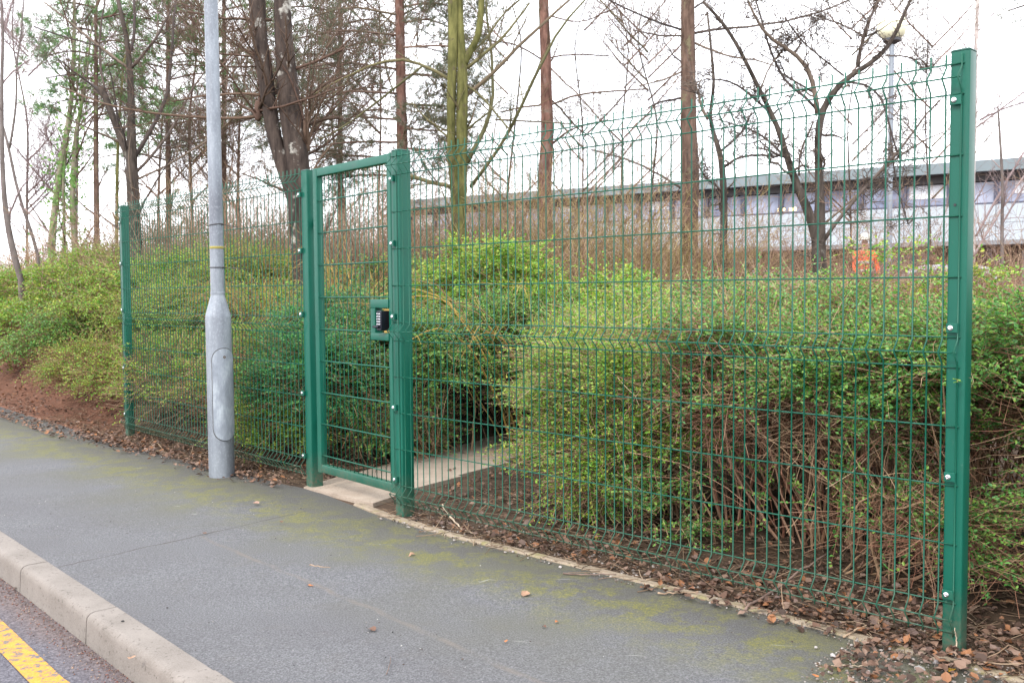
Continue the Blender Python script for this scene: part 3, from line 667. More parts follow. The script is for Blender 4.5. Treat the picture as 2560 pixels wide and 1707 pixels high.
while u < U1-.2:
    wv = 1.35
    f = MB(); bbox(f, u+.05, u+wv-.05, -.20, -.12, 3.9, 4.58); pn = f.build('window', GLASS, tb)
    f = MB(); bbox(f, u-.07, u+.07, -.2, .04, 3.87, 4.6); bbox(f, u+.05, u+wv-.05, -.12, -.06, 3.87, 3.93); f.build('frame', MUL, pn)
    if rb.random() < .4:
        f = MB(); h_ = rb.uniform(.2, .5); bbox(f, u+.08, u+wv*rb.uniform(.5, .9), -.115, -.105, 4.58-h_, 4.57); f.build('blind', BLIND, pn)
    u += wv
mb = MB(); bbox(mb, U0, U1, -7.8, -.9, 3.87, 4.6); mb.build('room_wall', simple('room_grey', (.22, .22, .26), .9), tb)
lq = at(2170, 514, 33.2); m = MT('warm_lamp'); em = m.n('ShaderNodeEmission', Color=(1, .78, .35, 1), Strength=4.); m.t.links.new(em.outputs[0], m.out.inputs[0])
for k, uu in enumerate((7.2, 7.6)):
    f = MB(); bbox(f, uu-.12, uu+.12, -.105, -.095, 3.98, 4.08); f.build('lit_lamp', m.m, tb)
for uu, ww in ((-6, 1.6), (-1, 1.2), (3, 2.2), (9, 1.2), (14, 2.4), (20, 1.2)):
    f = MB(); bbox(f, uu, uu+ww, -1.62, -1.57, 1.2, 2.45); wq = f.build('window', GLASS, tb); f = MB(); bbox(f, uu-.06, uu+ww+.06, -1.60, -1.52, 1.1, 1.2); f.build('frame', MUL, wq)
for uu in np.arange(U0+1, U1, 4.05):
    f = MB(); bbox(f, uu-.12, uu+.12, -.35, -.1, GZ-.2, 2.6); f.build('column', SOF, tb)
# car park surface
V = [bp(U0-6, 12, GZ-.02), bp(U1+6, 12, GZ-.02), bp(U1+6, -8, GZ-.02), bp(U0-6, -8, GZ-.02)]
cpk = npmesh('car_park', np.array(V), np.array([[0, 1, 2, 3]]), ROADM); cpk['kind'] = 'structure'

# ------------------------------------------------------------------ parked cars
TYRE = simple('tyre', (.02, .02, .02), .9); RIMM = simple('alloy', (.45, .46, .48), .35, .8); CGL = simple('car_glass', (.03, .04, .05), .08, spec=.9)
def car(px, dep, paint, label, flip=1, van=False):
    c0 = at(px, 853, dep); c0[2] = GZ-.02; d1 = bu*flip; n1 = np.cross(np.array([0, 0, 1.]), d1)
    t = thing('parked_car', label, 'car', tuple(c0), 'cars parked by the building')
    L2 = 2.1; H = 1.46 if not van else 1.95
    lo = [(-L2, .30), (-L2-.04, .55), (-L2+.03, .80), (-1.45, .92), (.95, .96), (1.75, .84), (L2, .66), (L2+.03, .45), (L2-.05, .25), (1.72, .22), (1.66, .45), (1.48, .60), (1.22, .60), (1.04, .45), (.98, .22), (-.98, .22), (-1.04, .45), (-1.22, .60), (-1.48, .60), (-1.66, .45), (-1.72, .22)]
    mb = MB(); hw = .86
    def pt(x, y, z): return c0+d1*x+n1*y+np.array([0, 0, z])
    def extr(prof, w0, w1f=None):
        n = len(prof); V = []
        for sgn in (-1, 1):
            for x, z in prof: V.append(pt(x, sgn*(w0 if w1f is None else w1f(z)), z))
        return V, [[[i, (i+1) % n, n+(i+1) % n, n+i] for i in range(n)], [list(range(n))], [list(range(n, 2*n))[::-1]]]
    V, f = extr(lo, hw); mb.add(V, f)
    gh = [(-1.75, .88), (-1.25, H-.08), (-.9, H), (.15, H-.01), (.45, H-.08), (1.15, .90)] if not van else [(-2.0, .88), (-2.0, H-.08), (-1.9, H), (.4, H-.01), (.7, H-.1), (1.35, .90)]
    V, f = extr(gh, .8, lambda z: .80-.16*(z-.88)/(H-.88)); mb.add(V, f)
    bd = mb.build('body', paint, t, auto=40); fixn(bd)
    for sgn in (-1, 1):
        for x0, x1, x2, x3 in ((-1.5, -1.18, -.38, -.38), (-.32, -.32, .30, .82)):
            q = [(x0, .96), (x1, H-.14), (x2, H-.12), (x3, .96)]
            V = [pt(x, sgn*(.802-.16*(z-.88)/(H-.88)+e_), z) for e_ in (.0, .006) for x, z in q]
            w_ = MB().add(V, [[[0, 1, 2, 3], [4, 5, 6, 7], [0, 1, 5, 4], [1, 2, 6, 5], [2, 3, 7, 6], [3, 0, 4, 7]]]).build('window', CGL, t); fixn(w_)
        for x in (-1.35, 1.35):
            wq = MB().lathe(pt(x, sgn*.66, .31), [(.2, 0), (.31, .0), (.315, .03), (.315, .17), (.30, .2), (.21, .2)], 22, n1*sgn, d1).build('wheel', TYRE, t, auto=40)
            MB().lathe(pt(x, sgn*.66, .31), [(.05, .19), (.20, .185), (.205, .205), (.06, .212)], 12, n1*sgn, d1).build('rim', RIMM, wq)
        MB().box(pt(L2-.08, sgn*.6, .66), d1, n1, az, .10, .16, .06, .03).build('headlight', simple('headlight', (.7, .72, .75), .1), t)
        MB().box(pt(.75, sgn*.95, .98), d1, n1, az, .06, .09, .06, .02).build('mirror', paint, t)
    return t
SILV = simple('silver_car_paint', (.30, .33, .40), .25, .35, var=.03); WHT = simple('white_car_paint', (.45, .48, .53), .25, var=.03); BLU = simple('blue_car_paint', (.04, .07, .22), .25, var=.05)
car(2335, 25.5, SILV, 'rounded silver car parked right of the person in orange'); car(1905, 30.5, WHT, 'white car parked left of the person in orange', -1)
car(1640, 33.5, BLU, 'blue car parked behind the red brown pine trunk'); car(1500, 33, WHT, 'white van parked farthest left behind the brushwood', -1, True)

# ------------------------------------------------------------------ person in orange
pc = at(2158, 853, 21.); pc[2] = float(ground_z((pc[:2]-O_)@A_, (pc[:2]-O_)@N_))
tp = thing('person', 'person in an orange high visibility jacket and white helmet beyond the trees', 'person', tuple(pc))
def skin(name, pts, edges, radii, mat, parent, root=0, sub=2):
    me = bpy.data.meshes.new(name); me.from_pydata([tuple(np.array(p_)*1.0) for p_ in pts], edges, []); me.materials.append(mat)
    o = bpy.data.objects.new(name, me); COL.objects.link(o); o.parent = parent
    md = o.modifiers.new('s', 'SKIN'); md.use_smooth_shade = True
    for i, r in enumerate(radii):
        v = me.skin_vertices[0].data[i]; v.radius = (r, r*.8) if not isinstance(r, tuple) else r; v.use_root = (i == root)
    o.modifiers.new('u', 'SUBSURF').levels = sub; o.modifiers['u'].render_levels = sub
    return o
SKN = simple('skin', (.45, .27, .2), .6); ORG = simple('orange_hivis', (.95, .11, .02), .6, var=.08); NAVY = simple('navy_trousers', (.03, .035, .06), .8)
bp_ = [(0, 0, .94), (0, 0, 1.15), (0, -.01, 1.38), (0, -.02, 1.50), (0, -.03, 1.60), (0, -.03, 1.72),
       (-.19, -.01, 1.42), (-.26, -.04, 1.14), (-.20, -.22, .98), (-.17, -.29, .96), (.19, -.01, 1.42), (.27, -.02, 1.14), (.27, -.14, .92), (.26, -.18, .86),
       (-.10, 0, .90), (-.12, -.02, .50), (-.12, .03, .09), (-.12, -.12, .03), (.10, 0, .90), (.13, .0, .50), (.14, .05, .09), (.15, -.10, .03)]
be = [(0, 1), (1, 2), (2, 3), (3, 4), (4, 5), (2, 6), (6, 7), (7, 8), (8, 9), (2, 10), (10, 11), (11, 12), (12, 13), (0, 14), (14, 15), (15, 16), (16, 17), (0, 18), (18, 19), (19, 20), (20, 21)]
br = [.15, .14, .15, .06, .075, .085, .07, .045, .035, .03, .07, .045, .035, .03, .09, .06, .045, .04, .09, .06, .045, .04]
skin('body', bp_, be, br, SKN, tp)
skin('jacket', [(0, 0, .84), (0, 0, 1.15), (0, -.01, 1.40), (0, -.02, 1.48), (-.20, -.01, 1.42), (-.27, -.04, 1.13), (-.21, -.20, .99), (.20, -.01, 1.42), (.28, -.02, 1.13), (.28, -.13, .94)],
     [(0, 1), (1, 2), (2, 3), (2, 4), (4, 5), (5, 6), (2, 7), (7, 8), (8, 9)], [.19, .175, .18, .10, .09, .065, .055, .09, .065, .055], ORG, tp)
skin('trousers', [(0, 0, .92), (-.10, 0, .86), (-.12, -.02, .50), (-.12, .02, .12), (.10, 0, .86), (.13, 0, .50), (.14, .04, .12)], [(0, 1), (1, 2), (2, 3), (0, 4), (4, 5), (5, 6)], [.165, .11, .078, .065, .11, .078, .065], NAVY, tp)
pcv = pc
hp = [(.125, 0)]+[(.125*math.cos(t), .02+.13*math.sin(t)) for t in np.linspace(0, 1.5, 8)]
MB().lathe(pc+np.array([0, -.03, 1.72]), [(.155, -.01), (.158, 0)]+hp, 24).build('helmet', simple('white_helmet', (.55, .55, .50), .35), tp, smooth=True)
rf = MB()
for z, rr in ((1.02, .205), (1.20, .195)): rf.lathe(pc+np.array([0, -.003, z]), [(rr, 0), (rr+.003, .01), (rr+.003, .045), (rr, .055)], 20)
rf.build('reflective_band', simple('reflective_grey', (.6, .6, .58), .3), tp)
fc = MB()
for sx in (-1, 1): fc.lathe(pc+np.array([sx*.03, -.115, 1.66]), [(.0001, 0), (.012, .002), (.008, .008), (.0001, .009)], 8, (0, -1, 0), (1, 0, 0))
fc.build('eyes', DARK, tp); MB().lathe(pc+np.array([0, -.11, 1.60]), [(.016, 0), (.012, .02), (.004, .03)], 8, (0, -.9, .44), (1, 0, 0)).build('nose', SKN, tp, smooth=True)

# ------------------------------------------------------------------ globe lamp
gd = 13.5; gc = at(2230, 68, gd); gb = gc.copy(); gsd = ((gc[:2]-O_)@A_, (gc[:2]-O_)@N_); gb[2] = float(ground_z(*gsd))-.1
tg = thing('globe_lamp', 'slim grey lamp post with a pale yellow globe above the bare trees', 'street lamp', tuple(gb))
MB().lathe(gb, [(.055, 0), (.05, 1.0), (.036, 1.05), (.034, gc[2]-gb[2]-.17)], 20).build('pole', GALV, tg, auto=40)
MB().lathe(gc, [(.2*math.cos(t), .2*math.sin(t)) for t in np.linspace(-1.25, 1.56, 22)], 32).build('globe', simple('aged_globe', (.86, .84, .62), .35, var=.04, Subsurface_Weight=.0), tg, smooth=True)
MB().lathe(gc, [(.05, -.24), (.12, -.20), (.125, -.165), (.06, -.16)], 24).build('globe_collar', simple('collar_dark', (.06, .06, .07), .5), tg, auto=40)

# ------------------------------------------------------------------ trees
BK_DARK = barkmat('dark_bark', (.02, .016, .013), (.12, .095, .08), (.20, .19, .16), .62); BK_GREY = barkmat('grey_bark', (.10, .08, .075), (.21, .18, .165))
BK_BIRCH = barkmat('birch_bark', (.018, .013, .012), (.11, .082, .068), (.42, .40, .36), .585); BK_WB = barkmat('white_birch_bark', (.38, .32, .30), (.62, .56, .53), (.20, .13, .11), .62)
BK_GREEN = barkmat('algae_bark', (.04, .042, .012), (.21, .20, .07), (.10, .08, .05), .58); BK_PINE = barkmat('pine_bark', (.06, .028, .022), (.27, .15, .115), (.20, .14, .12)); BK_PINE2 = barkmat('pine_bark_brown', (.045, .027, .02), (.20, .13, .10), (.17, .15, .09))
BK_IVY = barkmat('mossy_birch_bark', (.14, .12, .08), (.36, .31, .25), (.14, .26, .07), .52)
TW_D = twigmat('dark_tree_twig', [(.06, .048, .045), (.11, .085, .072), (.15, .115, .09)]); TW_G = twigmat('green_tree_twig', [(.09, .085, .04), (.15, .13, .065), (.12, .09, .06)])
TW_B = twigmat('brown_tree_twig', [(.07, .045, .033), (.13, .085, .06), (.10, .06, .045)]); TW_H = twigmat('hazy_tree_twig', [(.14, .095, .075), (.22, .15, .12), (.17, .11, .09), (.12, .10, .06)])
TW_P = twigmat('pale_tree_twig', [(.20, .15, .15), (.30, .23, .22)])
NEED = leafmat('pine_needle', [(.08, .19, .07), (.12, .27, .09), (.18, .34, .12), (.18, .24, .10)], .5); NEEDB = leafmat('dull_pine_needle', [(.08, .12, .07), (.13, .17, .10), (.17, .16, .10), (.20, .15, .10)], .4)
IVY = leafmat('ivy_leaf', [(.12, .26, .06), (.18, .36, .09), (.26, .42, .12)])
tree('slender_tree', 'slim grey trunk leaning at the far left edge', 13, [[(52, 700, 14), (35, 640, 16), (24, 590, 15), (12, 520, 13), (5, 400, 11), (4, 200, 9), (8, 90, 7), (3, 0, 6)],
     [(6, 90, 5), (22, 40, 4), (32, 0, 3)], [(60, 520, 4), (100, 560, 3), (140, 600, 2)], [(6, 210, 5), (30, 180, 4), (75, 150, 3)]], BK_GREY, 1, ntw=(6, 5), tl=((.4, 1.2), (.15, .5)), twig=TW_P, ntr=1, ext=3)
tree('slender_tree', 'thin crooked trunk just right of the far left trunk', 14, [[(95, 640, 8), (77, 574, 8), (60, 530, 8), (38, 452, 7), (25, 385, 7), (12, 330, 6), (-4, 280, 5)],
     [(24, 370, 6), (36, 300, 6), (42, 230, 5), (40, 165, 5), (52, 95, 4), (60, 0, 3)]], BK_GREY, 2, ntw=(6, 5), tl=((.4, 1.2), (.15, .5)), twig=TW_P, ntr=2, base=1, ext=2)
def ivyf(n=1500, r=.13):
    def f(th, allp, rng):
        tr = [c for c in th.children if c.name.startswith('trunk')][0]; me = tr.data; V = np.empty(len(me.vertices)*3, np.float32); me.vertices.foreach_get('co', V); V = V.reshape(-1, 3)+np.array(th.location)
        V = V[(V[:, 2] < 5.2)]; k = rng.integers(0, len(V), n); Q = V[k]+rng.normal(0, r, (n, 3)); Q[:, 2] += rng.uniform(-.1, .1, n)
        d = nrm(rng.normal(size=(n, 3))+[0, -.3, -.2]); nn = nrm(np.cross(d, rng.normal(size=(n, 3)))); V2, F2 = leaves(Q, d, nn, rng.uniform(.03, .07, n), rng.uniform(.03, .06, n), False)
        npmesh('foliage', V2, F2, IVY, th)
    return f
tree('birch_tree', 'mossy twin stemmed birch with green growth on its stems, left background', 15, [
     [(128, 660, 18), (132, 560, 18), (140, 500, 17), (155, 400, 15), (165, 340, 13), (180, 250, 11), (184, 150, 10), (186, 60, 8), (186, 0, 7)],
     [(190, 650, 15), (186, 600, 15), (180, 500, 14), (185, 420, 14), (190, 330, 11), (205, 260, 8), (218, 180, 6), (226, 90, 5)],
     [(160, 640, 9), (160, 540, 8), (158, 440, 7), (170, 340, 5)],
     [(188, 400, 5), (215, 330, 4), (240, 280, 3)], [(183, 120, 5), (170, 60, 4), (150, 0, 3)], [(182, 200, 4), (140, 140, 3), (110, 90, 2)]], BK_IVY, 3, ntw=(10, 6), tl=((.5, 1.5), (.2, .6)), twig=TW_B, ntr=3, base=3, ext=3, foliage=ivyf())
tree('slender_tree', 'slim mossy stem between the twin birch and the dark forked tree', 15, [[(292, 640, 9), (292, 520, 9), (293, 420, 8), (296, 330, 6), (302, 250, 5), (310, 150, 4)]], BK_GREEN, 31, ntw=(14, 5), tl=((.4, 1.1), (.15, .5)), twig=TW_G, ntr=1, ext=1)
tree('forked_tree', 'dark forked tree with a sawn off limb behind the far fence post', 11.5, [
     [(342, 680, 34), (338, 600, 32), (335, 540, 31), (333, 490, 31), (330, 430, 30), (328, 390, 27), (329, 320, 20), (328, 250, 18), (325, 170, 15), (318, 100, 12), (305, 40, 10), (295, 0, 9)],
     [(328, 405, 22), (313, 370, 20), (300, 340, 18), (281, 290, 17), (264, 245, 17), (252, 218, 17)],
     [(263, 235, 6), (250, 170, 5), (247, 110, 5), (255, 40, 4), (263, 0, 4)], [(318, 168, 8), (245, 115, 6), (180, 60, 5), (110, 5, 4)], [(248, 117, 4), (170, 95, 4), (85, 68, 3)],
     [(330, 168, 9), (375, 120, 7), (410, 60, 6), (440, 0, 5)], [(336, 395, 12), (375, 330, 10), (405, 280, 9), (420, 230, 8), (430, 150, 7), (431, 70, 6), (440, 0, 5)],
     [(336, 435, 8), (400, 370, 7), (450, 290, 6), (470, 230, 5), (525, 165, 4)], [(328, 130, 8), (337, 70, 7), (335, 0, 6)], [(340, 450, 6), (420, 415, 5), (520, 350, 4)]],
     BK_DARK, 4, ntw=(7, 6), tl=((.4, 1.3), (.15, .5)), twig=TW_D, ntr=2, base=1, wob=.15)
_, LB = tree('double_trunk_tree', 'big rough dark tree with two trunks rising behind the gate post', 9.3, [
     [(757, 800, 34), (752, 720, 36), (748, 640, 42), (748, 520, 54), (746, 440, 58), (739, 345, 60), (723, 268, 57), (716, 172, 50), (708, 95, 44), (706, 0, 42)],
     [(752, 600, 22), (742, 540, 26), (730, 490, 30), (714, 440, 33), (700, 390, 35), (685, 345, 36), (672, 260, 37), (662, 172, 38), (650, 115, 38), (645, 40, 40), (642, 0, 42)],
     [(770, 380, 12), (766, 330, 15), (765, 300, 12)], [(648, 300, 14), (644, 275, 22), (650, 258, 20)], [(655, 150, 16), (640, 138, 13), (636, 132, 8)],
     [(655, 290, 8), (620, 305, 8), (540, 295, 7), (430, 290, 6), (340, 278, 5), (250, 262, 4), (150, 215, 3)], [(660, 165, 5), (600, 168, 4), (500, 165, 3), (400, 160, 3)], [(662, 240, 7), (600, 233, 6), (500, 240, 5), (430, 255, 3)],
     [(720, 330, 9), (800, 300, 8), (850, 295, 6)], [(735, 175, 8), (800, 150, 7), (862, 120, 5)], [(740, 265, 7), (820, 205, 6), (860, 190, 4)], [(680, 50, 8), (560, 48, 6), (470, 30, 4)]],
     BK_BIRCH, 5, ntw=(9, 8), tl=((.5, 1.5), (.2, .6)), twig=TW_B, ntr=2, base=2, sides=16, ext=2.5, wob=.2)
tree('pine_tree', 'straight brown pine trunk with drooping needle branches, behind the gate', 16, [
     [(1012, 760, 30), (1010, 620, 30), (1008, 480, 28), (1006, 380, 27), (1004, 300, 26), (1002, 200, 25), (1000, 100, 24), (999, 0, 23)]]+
     [[(1002, y, 6), (1002+s_*l_*.5, y-l_*.10*u_, 5), (1002+s_*l_, y+l_*.06, 3)] for y, s_, l_, u_ in ((20, 1, 160, 1), (40, -1, 260, 1), (90, -1, 300, .6), (120, 1, 200, .4), (175, -1, 330, .7), (190, 1, 150, .2), (235, -1, 280, .3), (260, 1, 170, -.3), (300, -1, 330, .4), (320, 1, 120, -.5), (355, -1, 240, 0), (370, 1, 100, -.4), (400, -1, 300, .5), (440, -1, 180, .2), (60, 1, 120, 1.2), (-60, -1, 300, .4), (-60, 1, 230, .4))],
     BK_PINE, 6, group='pines behind the fence', ntw=(17, 12), tl=((.5, 1.7), (.18, .6)), twig=TW_H, ntr=1, upb=.05, ext=3, foliage=pine_fol(NEEDB, 3, 9, (.07, .12), .5, .010), minr=.003, wob=.5)
tree('mossy_tree', 'green mossy tree with twin trunks and long arching limbs', 11.5, [
     [(1152, 700, 40), (1150, 620, 38), (1148, 560, 38), (1144, 500, 36), (1138, 450, 28), (1130, 400, 22), (1128, 344, 22), (1127, 268, 22), (1131, 172, 24), (1133, 77, 26), (1133, 0, 28)],
     [(1150, 540, 30), (1152, 497, 30), (1154, 421, 29), (1154, 344, 29), (1156, 230, 29), (1156, 153, 24), (1152, 96, 17), (1150, 0, 14)],
     [(1160, 160, 18), (1172, 135, 18), (1184, 115, 17), (1196, 88, 17), (1202, 38, 16), (1204, 0, 15)],
     [(1168, 170, 9), (1233, 119, 8), (1282, 65, 6), (1325, 8, 5)], [(1130, 268, 11), (1194, 218, 10), (1252, 165, 9), (1309, 103, 8), (1367, 54, 7), (1424, 0, 6)],
     [(1176, 468, 9), (1233, 398, 9), (1271, 337, 8), (1309, 264, 8), (1344, 172, 7), (1386, 92, 6), (1424, 30, 5), (1462, 0, 4)],
     [(1125, 200, 9), (1064, 161, 8), (1022, 145, 7), (972, 142, 7), (907, 172, 6), (850, 199, 5), (770, 245, 4)], [(1165, 410, 13), (1194, 356, 12), (1229, 302, 10), (1236, 230, 8), (1233, 153, 7), (1217, 69, 6), (1214, 0, 5)],
     [(1128, 468, 11), (1064, 452, 10), (1022, 440, 9), (975, 425, 7)], [(1057, 165, 6), (995, 214, 6), (927, 268, 5), (850, 325, 5), (800, 350, 4)], [(1240, 300, 5), (1330, 303, 4), (1430, 310, 3)],
     [(1168, 215, 5), (1205, 240, 6), (1240, 285, 5), (1290, 340, 4)], [(1170, 140, 6), (1215, 100, 5), (1260, 30, 5), (1300, 0, 4)], [(1066, 300, 5), (1110, 325, 4), (1128, 330, 4)]],
     BK_GREEN, 7, ntw=(6, 6), tl=((.4, 1.2), (.15, .5)), twig=TW_G, ntr=3, base=2, sides=14, ext=2, wob=.25)
tree('pine_tree', 'reddish straight pine trunk standing in the open middle of the sky', 15.5, [
     [(1366, 740, 38), (1365, 640, 37), (1364, 536, 35), (1360, 470, 35), (1362, 430, 35), (1368, 370, 33), (1369, 306, 31), (1365, 230, 29), (1365, 134, 27), (1361, 80, 26), (1359, 0, 25)],
     [(1372, 265, 5), (1430, 238, 5), (1530, 228, 4), (1620, 222, 3)], [(1374, 145, 4), (1430, 135, 4), (1520, 140, 3)], [(1378, 250, 5), (1400, 270, 5), (1440, 320, 4), (1480, 345, 3)], [(1376, 170, 4), (1410, 205, 4), (1450, 240, 3)],
     [(1355, 150, 4), (1290, 110, 4), (1200, 100, 3)], [(1356, 262, 5), (1290, 272, 4), (1250, 280, 3)], [(1380, 360, 6), (1430, 320, 4), (1520, 300, 3)], [(1375, 40, 4), (1450, 60, 3), (1540, 20, 3)]],
     BK_PINE, 8, group='pines behind the fence', ntw=(6, 6), tl=((.3, 1.0), (.12, .4)), twig=TW_B, ntr=1, upb=.0, ext=3, wob=.4)
tree('pine_tree', 'thick brown pine trunk left of the orange person, swelling at its foot', 14.5, [
     [(1724, 730, 50), (1722, 640, 47), (1722, 560, 45), (1724, 497, 45), (1727, 440, 48), (1724, 400, 45), (1721, 345, 42), (1721, 230, 38), (1720, 120, 36), (1719, 0, 34)],
     [(1738, 83, 7), (1815, 69, 6), (1891, 67, 6), (1949, 59, 5), (2044, 34, 5), (2125, 0, 4)], [(1738, 108, 6), (1788, 130, 5), (1826, 145, 5), (1900, 150, 4), (1960, 175, 3)], [(1704, 75, 6), (1640, 55, 5), (1560, 20, 4), (1500, -10, 4)],
     [(1704, 90, 5), (1650, 90, 4), (1580, 75, 3)], [(1704, 245, 6), (1650, 255, 5), (1620, 270, 4)], [(1702, 470, 6), (1640, 430, 5), (1560, 395, 5), (1480, 375, 4)], [(1738, 20, 5), (1790, -20, 4)], [(1704, 180, 5), (1660, 200, 4), (1600, 215, 3)]],
     BK_PINE2, 9, group='pines behind the fence', ntw=(8, 6), tl=((.25, .8), (.08, .3)), twig=TW_D, ntr=1, upb=.0, ext=3, wob=.3, zig=.15)
tree('branching_tree', 'dark many branched bare tree rising in front of the pale building', 10.5, [
     [(2058, 760, 40), (2050, 700, 38), (2046, 640, 36), (2046, 574, 34), (2052, 520, 24), (2046, 421, 18), (2044, 344, 17), (2046, 283, 19), (2055, 262, 17), (2083, 230, 14), (2113, 191, 14), (2148, 170, 13), (2178, 165, 12), (2213, 138, 11), (2236, 96, 9), (2255, 46, 9), (2276, 0, 8)],
     [(2046, 620, 26), (2028, 540, 24), (2006, 497, 22), (1983, 440, 20), (1964, 383, 15), (1949, 325, 13), (1926, 279, 12), (1899, 226, 11), (1868, 161, 10), (1834, 96, 9), (1803, 50, 8), (1757, 4, 7)],
     [(2146, 168, 9), (2148, 134, 9), (2159, 88, 8), (2175, 50, 7), (2194, 0, 6)], [(2044, 285, 14), (2037, 230, 12), (2033, 184, 12), (2006, 142, 10), (1968, 115, 10), (1930, 111, 8), (1907, 88, 8), (1888, 46, 6), (1868, 0, 5)],
     [(1926, 283, 7), (1891, 249, 6), (1853, 218, 6), (1826, 203, 5), (1796, 195, 4), (1760, 200, 3)], [(1998, 440, 6), (1998, 390, 5), (2010, 356, 5), (2033, 306, 4)], [(2038, 270, 7), (1987, 218, 7), (1956, 210, 6), (1945, 168, 6), (1926, 126, 6), (1905, 60, 5), (1890, 0, 4)],
     [(2060, 600, 10), (2100, 540, 9), (2159, 475, 8), (2205, 421, 7), (2250, 380, 6), (2300, 300, 5), (2350, 249, 4)], [(2100, 205, 6), (2150, 205, 6), (2190, 215, 5), (2215, 260, 5), (2225, 330, 5), (2250, 400, 4)], [(2060, 560, 6), (2130, 500, 5), (2200, 430, 4), (2300, 350, 4), (2360, 330, 3)],
     [(1970, 400, 6), (1900, 330, 5), (1860, 320, 4), (1800, 300, 3)], [(2110, 190, 5), (2060, 150, 4), (2000, 100, 4), (1960, 40, 3)], [(2160, 90, 4), (2100, 60, 4), (2040, 40, 3)], [(2215, 140, 4), (2270, 140, 4), (2310, 170, 3)],
     [(2225, 330, 4), (2240, 460, 4), (2270, 560, 3)], [(1900, 228, 5), (1920, 170, 4), (1960, 120, 4), (2040, 60, 3)]],
     BK_DARK, 10, ntw=(20, 10), tl=((.12, .8), (.05, .22)), twig=TW_D, ntr=2, base=1, minr=.0036, zig=.35, ang=(35, 85), upb=.05, sides=14, wob=.12, wig=.22)
tree('contorted_tree', 'small contorted bare tree between the thick pine and the branching tree', 12.5, [
     [(1810, 730, 20), (1808, 640, 18), (1811, 497, 18), (1807, 440, 16), (1803, 383, 14), (1792, 344, 11), (1772, 320, 10), (1768, 290, 9), (1782, 250, 8), (1790, 207, 8), (1780, 161, 7), (1776, 96, 6), (1768, 30, 5)],
     [(1811, 417, 7), (1842, 394, 6), (1891, 387, 5), (1940, 392, 4)], [(1770, 300, 8), (1752, 268, 8), (1748, 240, 6), (1730, 190, 5)], [(1800, 380, 6), (1850, 340, 5), (1880, 280, 4)], [(1808, 480, 6), (1760, 440, 5), (1740, 400, 4)]],
     BK_DARK, 11, ntw=(20, 9), tl=((.15, .6), (.05, .2)), twig=TW_D, ntr=1, minr=.0034, zig=.4, ang=(35, 85), upb=.05, wob=.12, wig=.25)
tree('white_birch', 'slim white birch stem rising beside the tall right fence post', 18, [[(2432, 760, 14), (2432, 640, 13), (2430, 500, 12), (2433, 400, 11), (2435, 344, 11), (2437, 230, 10), (2440, 115, 9), (2444, 0, 8)],
     [(2440, 320, 4), (2480, 290, 4), (2560, 230, 3)], [(2436, 200, 3), (2500, 130, 2), (2560, 90, 2)], [(2434, 150, 3), (2390, 80, 2), (2340, 20, 2)], [(2434, 90, 3), (2480, 40, 2), (2510, 0, 2)]],
     BK_WB, 12, ntw=(9, 6), tl=((.5, 1.5), (.2, .6)), twig=TW_P, ntr=1, ext=3, wob=.2)
tree('slender_tree', 'thin purplish stem in front of the building at the right edge', 13, [[(2503, 760, 10), (2505, 640, 9), (2505, 574, 8), (2507, 460, 7), (2500, 344, 6), (2495, 270, 4)],
     [(2440, 590, 6), (2490, 500, 6), (2560, 380, 5)], [(2434, 640, 6), (2480, 560, 5), (2560, 440, 4)], [(2450, 300, 5), (2500, 275, 4), (2560, 255, 3)], [(2505, 560, 5), (2540, 500, 4), (2580, 430, 3)]],
     BK_GREY, 13, ntw=(12, 7), tl=((.3, 1.0), (.1, .4)), twig=TW_P, ntr=1, wob=.2)
# pine whose branch tip hangs in at the top right
tree('pine_tree', 'pine at the top right corner with one dark needle branch in view', 14, [[(2680, 760, 40), (2685, 400, 36), (2690, 0, 30)], [(2688, -40, 8), (2600, 0, 6), (2520, 28, 3)], [(2690, 60, 6), (2600, 40, 4), (2545, 45, 2)]],
     BK_PINE, 14, group='pines behind the fence', ntw=(8, 6), tl=((.2, .5), (.1, .25)), twig=TW_D, ntr=1, ext=2, foliage=pine_fol(NEEDB, 2, 10, (.05, .08), .6))
# pines of the left background
for sd, dep, x, y0, lab, den in ((15, 15, 240, 20, 'green needled young pine behind the dark forked tree', .8), (16, 17, 420, 0, 'green pine crown left of the grey lamp column', .7), (17, 18, 560, -60, 'tall pine crown hanging over the lamp column', .6), (18, 19, 850, -80, 'dull green pine between the big double trunk and the brown pine trunk', .5)):
    r = np.random.default_rng(sd); lm = []
    n_ = 15 if sd > 15 else 10
    for k in range(n_):
        y = y0+k*(430 if sd > 15 else 300)/n_; s_ = 1 if k % 2 else -1; l_ = r.uniform(90, 190)*(1 if sd > 15 else .8); lm.append([(x, y, 5), (x+s_*l_*.5, y-l_*.12, 4), (x+s_*l_, y-l_*.02, 2)])
    tree('pine_tree', lab, dep, [[(x+4, 740, 15), (x, 400, 13), (x, y0, 8)]]+lm, BK_PINE2, sd, group='pines behind the fence', ntw=(9, 7), tl=((.4, 1.2), (.15, .45)), twig=TW_B, ntr=1, upb=.1, ext=2 if sd > 16 else 1,
         foliage=pine_fol(NEED if sd < 18 else NEEDB, 3, 12, (.08, .14), den*.6, .009), minr=.003, wob=.5)
